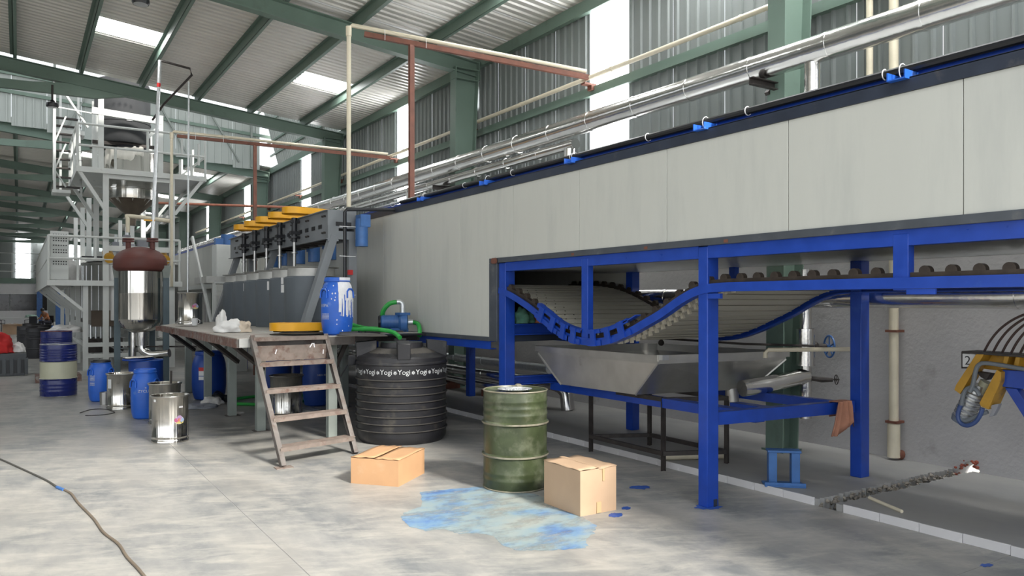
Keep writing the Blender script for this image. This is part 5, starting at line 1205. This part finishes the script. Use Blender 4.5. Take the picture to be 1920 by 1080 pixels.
for s_ in (-1, 1): flap(t, CARD1, s_ * (a + .004), s_ * .002, -b_ - .004, b_ + .004, .243, .009 if s_ > 0 else .0, 'x')
MB().bx(.0, .05, b_ * -sg_ - .009, b_ * -sg_ + .001, .01, .115).build('tape', TAPE, None).parent = t
MB().bx(-a - .004, -a + .006, .0, .0, 0, 0)
t, a, b_, sg_ = carton('taller pale cardboard box with a dented corner beside the olive drum', (3.622, 5.10), (3.623, 4.622), (3.985, 4.60), .352, CARD2)
for s_ in (-1, 1): flap(t, CARD2, -a - .004, a + .004, s_ * (b_ + .004), s_ * .008, .356, -.006 if s_ < 0 else .008, 'y')
MB().bx(a - .001 if False else -a - .009, -a + .001, -.022, .022, .005, .09).build('tape', TAPE, None).parent = t
MB().bx(-a - .009, -a + .001, -.055, -.035, .25, .345).build('torn_strip', TAPE, None).parent = t
MB().bx(-a - .006, a + .006, -.02, .02, .361, .364).build('tape', CARD2, None).parent = t
# paint patch on the floor
pp = [(790, 922), (845, 917), (905, 913), (960, 918), (1010, 928), (1040, 945), (1075, 955), (1090, 968), (1118, 985), (1112, 1002), (1100, 1012), (1105, 1024), (1060, 1030), (1020, 1033), (965, 1032), (940, 1022), (925, 1005), (895, 1000), (860, 1002), (835, 992), (800, 996), (770, 988), (752, 975), (756, 962), (778, 955), (792, 945), (788, 932)]
poly = [Vector((*G(u, v), 0)) for u, v in pp]; cc = sum(poly, Vector()) / len(poly)
out = []
for i in range(len(poly)):
    p, q = poly[i], poly[(i + 1) % len(poly)]
    for k in range(7): r = p.lerp(q, k / 7); d = (r - cc); out.append(r + d * (.045 * noise.noise(r * 9) + .03 * noise.noise(r * 31)))
def paintmat():
    m = mat('blue_paint_film', (.30, .46, .56), .5, var=.1, scale=5)
    nt = m.node_tree; N = nt.nodes; L = nt.links; b = N['Principled BSDF']; tc = [n for n in N if n.type == 'TEX_COORD'][0]
    def nzramp(sc, stops, rot=0, sy=1):
        mp = N.new('ShaderNodeMapping'); mp.inputs['Scale'].default_value = (1, sy, 1); mp.inputs['Rotation'].default_value = (0, 0, rot); L.new(tc.outputs['Object'], mp.inputs[0])
        n = N.new('ShaderNodeTexNoise'); n.inputs['Scale'].default_value = sc; n.inputs['Detail'].default_value = 8; n.inputs['Roughness'].default_value = .65; L.new(mp.outputs[0], n.inputs['Vector'])
        r = N.new('ShaderNodeValToRGB'); e = r.color_ramp.elements
        e[0].position, e[0].color = stops[0]; e[1].position, e[1].color = stops[-1]
        for p_, c_ in stops[1:-1]: x = e.new(p_); x.color = c_
        L.new(n.outputs['Fac'], r.inputs[0]); return r
    c = nzramp(1.5, [(.34, (.09, .20, .46, 1)), (.42, (.19, .33, .50, 1)), (.50, (.30, .39, .42, 1)), (.64, (.40, .43, .40, 1))], .5, 1.6); L.new(c.outputs[0], b.inputs['Base Color'])
    al = nzramp(3.2, [(.34, (.15, .15, .15, 1)), (.54, (.85, .85, .85, 1))], .3, 1.7); L.new(al.outputs[0], b.inputs['Alpha'])
    return m
PAINTB = paintmat()
def patchobj(name, pts, m, label, cat='stain'):
    bm = bmesh.new(); vs = [bm.verts.new((p[0], p[1], .0015)) for p in pts]; f = bm.faces.new(vs); bmesh.ops.triangulate(bm, faces=[f])
    bm.normal_update()
    if bm.faces[:][0].normal.z < 0: bmesh.ops.reverse_faces(bm, faces=bm.faces)
    me = bpy.data.meshes.new(name); bm.to_mesh(me); bm.free(); me.materials.append(m); o = bpy.data.objects.new(name, me); COL.objects.link(o); tag(o, label, cat); return o
patchobj('paint_stain', out, PAINTB, 'large dried pale-blue paint patch spread on the floor before the olive drum')
PB2 = mat('deep_blue_paint', (.03, .09, .36), .5, var=.2, scale=8)
for i, (u, v, w, h, lb) in enumerate(((1200, 914, 20, 3.5, 'small dark blue paint splash on the floor right of the pale carton'), (1154, 966, 14, 4, 'deep blue paint splash under the front edge of the pale carton'), (1174, 953, 9, 3, 'tiny blue paint splash beside the pale carton corner'), (1328, 950, 24, 6, 'blue overspray ring around the foot of the nearest blue post'), (1850, 1060, 13, 3, 'dark blue smear on the floor joint in front of the tiled kerb'))):
    cx = Vector((*G(u, v), 0)); pts = []
    for k in range(26):
        a = k * 2 * pi / 26; p = G(u + w * cos(a), v + h * sin(a)); r = Vector((*p, 0)); d = r - cx; pts.append(cx + d * (1 + .5 * noise.noise(d.normalized() * 2.2 + Vector((i * 3, 0, 0)))))
    patchobj('paint_splash', pts, PB2, lb)
# floor cable
pts = [(-60, 838), (0, 862), (40, 880), (85, 901), (107, 915), (132, 926), (147, 945), (176, 975), (194, 1000), (222, 1022), (238, 1046), (262, 1072), (300, 1120)]
P = [(*G(u, v), .008) for u, v in pts]
cb = thing('floor_cable', 'thin brown electric cable snaking over the open floor with a taped joint', 'cable', P[4])
MB().tube(curve(P[:5]), .0085, 8).build('dark_length', mat('grey_cable', (.07, .068, .06), .6), cb); MB().tube(curve(P[4:]), .0095, 8).build('brown_length', BROWNC, cb)
MB().tube([P[4], tuple(Vector(P[4]).lerp(Vector(P[5]), .5))], .014, 8).build('taped_joint', MOTOR, cb)
o = MB().tube(curve([(*G(u, v), .008) for u, v in ((150, 775), (170, 769), (195, 768), (215, 774), (190, 779), (160, 780))]), .006, 6).build('wire_loop', DARKFE); tag(o, 'thin wire loop lying on the floor in front of the labelled steel drum', 'wire')

# ------------------------------------------------------------------ right-hand side: stand, hanging cloth, tilting machine
b0 = thing('machine_foot', 'short blue steel stand with two channel legs on the raised floor', 'stand', (5.60, 4.28, SLABZ))
def bl(b, n): o = b.build(n, MOTOR, None, bevel=.003); o.parent = b0; return o
b0.rotation_euler = (0, 0, -.75)
bl(MB().bx(-.17, .17, -.10, .10, 0, .012), 'base_plate'); bl(MB().bx(-.17, .17, -.10, -.085, .012, .04), 'base_edge')
for x in (-.095, .095):
    b = MB(); b.bx(x - .035, x + .035, -.05, -.042, .012, .29); b.bx(x - .035, x - .027, -.042, .05, .012, .29); b.bx(x + .027, x + .035, -.042, .05, .012, .29); bl(b, 'channel_leg')
bl(MB().bx(-.14, .14, -.06, .06, .29, .31), 'top_plate')
# cloth over the brace
b = MB(); vs = []; n = 14
path = [(-.055, .62), (-.058, .70), (-.045, .765), (0, .768), (.052, .765), (.062, .70), (.066, .62), (.07, .54), (.072, .47)]
for i in range(n + 1):
    s_ = i / n - .5
    for j, (d, z) in enumerate(path):
        zz = z if j < 5 else .765 - (.765 - z) * (1.0 if s_ < -.05 else .72 + .1 * sin(i * 2.0))
        x = 6.20 + s_ * (.15 + .012 * j) - (.025 * (j - 4) if j > 4 and s_ < 0 else 0); vs.append((x, 4.14 - d - .015 * sin(i * 1.5 + j * .3) * (j > 3), zz))
m = len(path); b.add(vs, [(i * m + j, (i + 1) * m + j, (i + 1) * m + j + 1, i * m + j + 1) for i in range(n) for j in range(m - 1)])
o = b.build('rag', mat('terracotta_rag', (.42, .20, .13), .9, var=.15, bump=.2)); s_ = o.modifiers.new('thick', 'SOLIDIFY'); s_.thickness = .006
tag(o, 'terracotta rag hung over the blue cross brace', 'rag')
# tilting machine with the number 2
XM = 6.2
def sp(u, v, x=XM):
    a, b = u - 960, FPX; dx, dy, dz = a * cos(YAW) + b * sin(YAW), -a * sin(YAW) + b * cos(YAW), HZ - v; t = x / dx; return (x, dy * t, EYE + dz * t)
mc = thing('tilting_machine', 'ochre and blue tilting machine arm with a motor and a number 2 plate', 'machine', (XM, 2.7, 1.2))
def plate(px, th, n, m, x=XM, bev=.003):
    P = [sp(u, v, x - th / 2)[1:] for u, v in px]; return MB().prism(P, 'x', x - th / 2, x + th / 2).build(n, m, mc, bevel=bev, smooth=False)
plate([(1803, 658), (1990, 671), (1990, 676), (1803, 662)], .24, 'top_flange', DARKFE)
plate([(1828, 663), (1990, 676), (1990, 694), (1866, 694), (1830, 690)], .03, 'beam_web', OCHRE, XM + .03)
plate([(1830, 664), (1845, 664), (1800, 739), (1789, 731), (1792, 722)], .14, 'slanted_plate', OCHRE, XM - .05)
plate([(1869, 693), (1877, 698), (1876, 716), (1853, 768), (1839, 762), (1836, 756)], .16, 'slanted_plate', OCHRE, XM - .02)
plate([(1884, 664), (1893, 665), (1885, 692), (1876, 692)], .12, 'web_rib', OCHRE, XM - .03); plate([(1905, 666), (1913, 667), (1908, 693), (1899, 693)], .12, 'web_rib', OCHRE, XM - .03)
plate([(1802, 659), (1806, 659), (1806, 691), (1802, 691)], .1, 'sign_edge', DARKFE, XM - .02); plate([(1802, 688), (1828, 688), (1826, 691), (1802, 691)], .1, 'sign_edge', DARKFE, XM - .02)
npl = plate([(1804.5, 663), (1830, 664), (1822, 688), (1804.5, 688)], .008, 'number_plate', WHITE, XM - .075)
vs, fs = textmesh('2', .098); c_ = Vector(sp(1814.5, 676, XM - .08)); b = MB(); b.add([(XM - .081, c_.y - p.x, c_.z + p.y - .003) for p in vs], fs); b.build('number', BLACKP, npl)
b = MB()
ax0, ax1 = Vector(sp(1836, 722, XM - .03)), Vector(sp(1803, 787, XM - .03))
b.tube([ax0, ax0.lerp(ax1, .22), ax0.lerp(ax1, .24), ax0.lerp(ax1, .92), ax1], [.04, .045, .07, .07, .055], 20); mb_ = b.build('motor_body', GALV, mc)
for i in range(9): q0 = ax0.lerp(ax1, .3 + i * .065); q1 = ax0.lerp(ax1, .325 + i * .065); MB().tube([q0, q1], .076, 20).build('motor_fin', STEELR if i % 2 else GREYBOX, mb_)
MB().tube([ax0.lerp(ax1, .93), ax0.lerp(ax1, 1.06)], [.078, .07], 20).build('fan_cowl', mat('blue_grey_paint', (.17, .2, .25), .45), mc)
MB().tube([Vector(sp(1850, 716)), Vector(sp(1838, 736))], .045, 14).build('shaft_housing', CREAMB, mc)
b = MB(); P = [sp(u, v)[1:] for u, v in ((1838, 696), (1864, 700), (1856, 712), (1846, 706))]; b.prism(P, 'x', XM - .06, XM + .02); b.build('dark_bracket', DARKFE, mc)
HG = mat('grey_conduit_hose', (.17, .19, .21), .5); HBL = mat('blue_conduit_hose', (.05, .09, .24), .45)
def hose(px, m, dx): 
    P = [Vector(sp(u, v, XM + dx)) for u, v in px]; MB().tube(curve(P, 6), .016, 10).build('conduit_hose', m, mc)
hose([(1980, 700), (1920, 692), (1880, 685), (1850, 681), (1837, 683), (1830, 694), (1824, 722), (1818, 735)], HG, -.13)
hose([(1803, 760), (1807, 738), (1817, 727), (1830, 731), (1837, 742)], HG, -.12)
hose([(1803, 756), (1796, 776), (1800, 792), (1813, 798), (1828, 792), (1838, 778), (1842, 765)], HBL, -.11)
hose([(1797, 770), (1803, 786), (1815, 788), (1836, 778), (1852, 772)], HG, -.09)
plate([(1855, 760), (1873, 757), (1870, 765), (1862, 780), (1853, 782), (1860, 769)], .05, 'clamp', GREYBOX, XM - .05)
plate([(1872, 693), (1990, 700), (1990, 738), (1880, 725), (1876, 718)], .14, 'blue_arm', BLUE, XM + .03)
plate([(1884, 727), (1906, 729), (1960, 812), (1945, 822)], .10, 'blue_leg', BLUE, XM + .03)
yb = sp(1950, 815)[1]; MB().bx(XM - .02, XM + .08, yb - .12, yb + .02, SLABZ, sp(1950, 800)[2]).build('blue_leg', BLUE, mc)
for k in range(6):
    P = [Vector(sp(u + 17 * k, v + .6 * k)) for u, v in ((1845, 660), (1856, 640), (1873, 619), (1895, 602), (1920, 590), (1950, 583))]
    MB().tube(curve(P, 5), .009, 8).build('hoop_bar', mat('brown_bar', (.06, .035, .03), .6), mc)

# ------------------------------------------------------------------ far left: crate, cartons, people and furniture
cr = thing('plastic_crate', 'large dark grey plastic crate with upright slots on the floor at the left edge', 'crate', (-.35, 20.75, 0))
MB().prism([(-.86, 0), (.105, 0), (.115, .40), (.14, .41), (.14, .50), (-.88, .50), (-.88, .41), (-.87, .40)], 'y', 20.4, 21.1).build('body', CRATE, cr, bevel=.012, smooth=False)
for i in range(7): MB().bx(-.80 + i * .14, -.745 + i * .14, 20.392, 20.402, .06, .36).build('slot', BLACKP, cr)
for i in range(7): MB().bx(-.735 + i * .14, -.67 + i * .14, 20.375, 20.40, .03, .40).build('rib', CRATE, cr)
blob('red_cloth', REDCL, (-.4, 20.7, .50), .3, (1, .8, 1.1), 3, 'bright red cloth heaped on the grey crate', 'cloth'); blob('white_bag', SACK, (-.02, 20.8, .50), .13, (1, 1, 1.3), 7, 'white bag standing on the grey crate beside the red cloth', 'bag')
blob('white_sack', SACK, (.98, 21.9, .905), .28, (1.3, 1, .5), 5, 'crumpled white sack lying across the row of dark drums', 'sack')
fc = thing('carton', 'open brown carton on the far floor near the partition', 'box', (-.3, 47, 0))
MB().bx(-.72, .12, 46.7, 47.3, 0, .52).build('body', CARD2, fc)
for s_, x0, x1 in ((0, -.78, -.35), (1, -.25, .18)): MB().bar((x0, 46.6, .50 + .08 * s_), (x1, 46.6, .58 - .08 * s_), .3, .01).build('flap', CARD2, fc)
def chair(label, x, y, rz, m):
    t = thing('chair', label, 'chair', (0, 0, 0))
    o = MB().bx(-.22, .22, -.22, .22, .42, .46).build('seat', m, t, bevel=.01); MB().bx(-.22, .22, .20, .23, .46, .86).build('backrest', m, t, bevel=.01)
    for a in (-.2, .2):
        for b_ in (-.2, .2): MB().bx(a - .015, a + .015, b_ - .015, b_ + .015, 0, .42).build('leg', m, t)
        MB().bar((a * 1.1, -.2, .64), (a * 1.1, .2, .66), .03, .02).build('armrest', m, t); MB().bar((a * 1.1, -.2, .45), (a * 1.1, -.2, .64), .02, .02).build('armrest', m, t)
    t.location = (x, y, 0); t.rotation_euler = (0, 0, rz); return t
chair('black plastic chair at the very left of the far table', -.95, 52, 1.2, BLACKP); chair('black plastic chair with its back to the tower by the far table', .55, 51.5, -2.6, BLACKP)
ct = chair('black plastic chair on which the far worker sits', 1.42, 53.0, -.9, BLACKP)
tb = thing('table', 'long pale work table in front of the far partition', 'table', (-.2, 54, 0)); MB().bx(-1.0, 1.0, 53.6, 54.3, .70, .74).build('tabletop', WHITEP, tb)
for x in (-.95, .95):
    for y in (53.65, 54.25): MB().bx(x - .03, x + .03, y - .03, y + .03, 0, .70).build('leg', WHITEP, tb)
blob('green_cloth', mat('pale_green_cloth', (.3, .42, .36), .9), (.6, 53.9, .74), .2, (1.6, .8, .7), 9, 'pale green cloth heap on the far work table', 'cloth')
# seated worker
def skin_body(name, pts, edges, m, loc):
    me = bpy.data.meshes.new(name); me.from_pydata([p for p, r in pts], edges, []); o = bpy.data.objects.new(name, me); COL.objects.link(o)
    s_ = o.modifiers.new('skin', 'SKIN'); o.modifiers.new('sub', 'SUBSURF').levels = 1; o.modifiers['sub'].render_levels = 1
    for i, (p, r) in enumerate(pts): me.skin_vertices[0].data[i].radius = (r, r)
    me.skin_vertices[0].data[0].use_root = True; me.materials.append(m); o.location = loc
    s_.use_smooth_shade = True; return o
pe = thing('person', 'worker in an orange shirt and dark trousers bending forward on a chair far off', 'person', (1.42, 52.9, 0))
pe.rotation_euler = (0, 0, -.9)
# local frame: faces -y
PB = [((0, .05, .50), .13), ((0, -.02, .68), .13), ((0, -.14, .88), .14), ((0, -.22, 1.0), .12), ((0, -.30, 1.08), .055), ((0, -.36, 1.16), .09), ((0, -.38, 1.24), .085),
      ((.19, -.2, .97), .06), ((.24, -.30, .72), .048), ((.14, -.5, .68), .035), ((-.19, -.2, .97), .06), ((-.24, -.30, .72), .048), ((-.14, -.5, .68), .035),
      ((.1, .0, .48), .09), ((.13, -.42, .52), .075), ((.14, -.40, .10), .045), ((.14, -.52, .05), .04), ((-.1, .0, .48), .09), ((-.13, -.42, .52), .075), ((-.14, -.40, .10), .045), ((-.14, -.52, .05), .04)]
ED = [(0, 1), (1, 2), (2, 3), (3, 4), (4, 5), (5, 6), (3, 7), (7, 8), (8, 9), (3, 10), (10, 11), (11, 12), (0, 13), (13, 14), (14, 15), (15, 16), (0, 17), (17, 18), (18, 19), (19, 20)]
o = skin_body('body', PB, ED, SKIN, (0, 0, 0)); o.parent = pe
o = skin_body('shirt', [((0, .03, .52), .145), ((0, -.02, .68), .145), ((0, -.14, .88), .155), ((0, -.22, 1.0), .125), ((.19, -.2, .96), .075), ((.23, -.28, .78), .062), ((-.19, -.2, .96), .075), ((-.23, -.28, .78), .062)], [(0, 1), (1, 2), (2, 3), (3, 4), (4, 5), (3, 6), (6, 7)], SHIRT, (0, 0, 0)); o.parent = pe
o = skin_body('trousers', [((0, .05, .50), .142), ((.1, .0, .48), .1), ((.13, -.42, .52), .085), ((.14, -.40, .14), .06), ((-.1, .0, .48), .1), ((-.13, -.42, .52), .085), ((-.14, -.40, .14), .06)], [(0, 1), (1, 2), (2, 3), (0, 4), (4, 5), (5, 6)], DKCLOTH, (0, 0, 0)); o.parent = pe
b = MB(); b.ball((0, -.35, 1.22), .105, 14); o = b.build('hair', BLACKP, None); o.parent = pe
for s_ in (-1, 1):
    for k in range(4): MB().tube([(s_ * .13 + (k - 1.5) * .017, -.5, .67), (s_ * .13 + (k - 1.5) * .018, -.555, .65), (s_ * .13 + (k - 1.5) * .018, -.58, .62)], .008, 6).build('finger', SKIN, None).parent = pe
for i, (x, y, m, lb) in enumerate(((1.0, 40, MOTOR, 'blue bucket on the far floor left of the tower'), (1.3, 41, BLACKP, 'black bucket on the far floor near the seated worker'))):
    t = thing('bucket', lb, 'bucket', (x, y, 0)); MB().lathe([(.001, 0), (.24, 0), (.30, .6), (.28, .6), (.23, .02), (.001, .02)], 20).build('body', m, None).parent = t
tag(MB().bx(2.0, 2.6, 58, 58.4, 0, 2.3).build('cabinet', MOTOR), 'blue-grey cabinet at the far end behind the tower', 'cabinet')
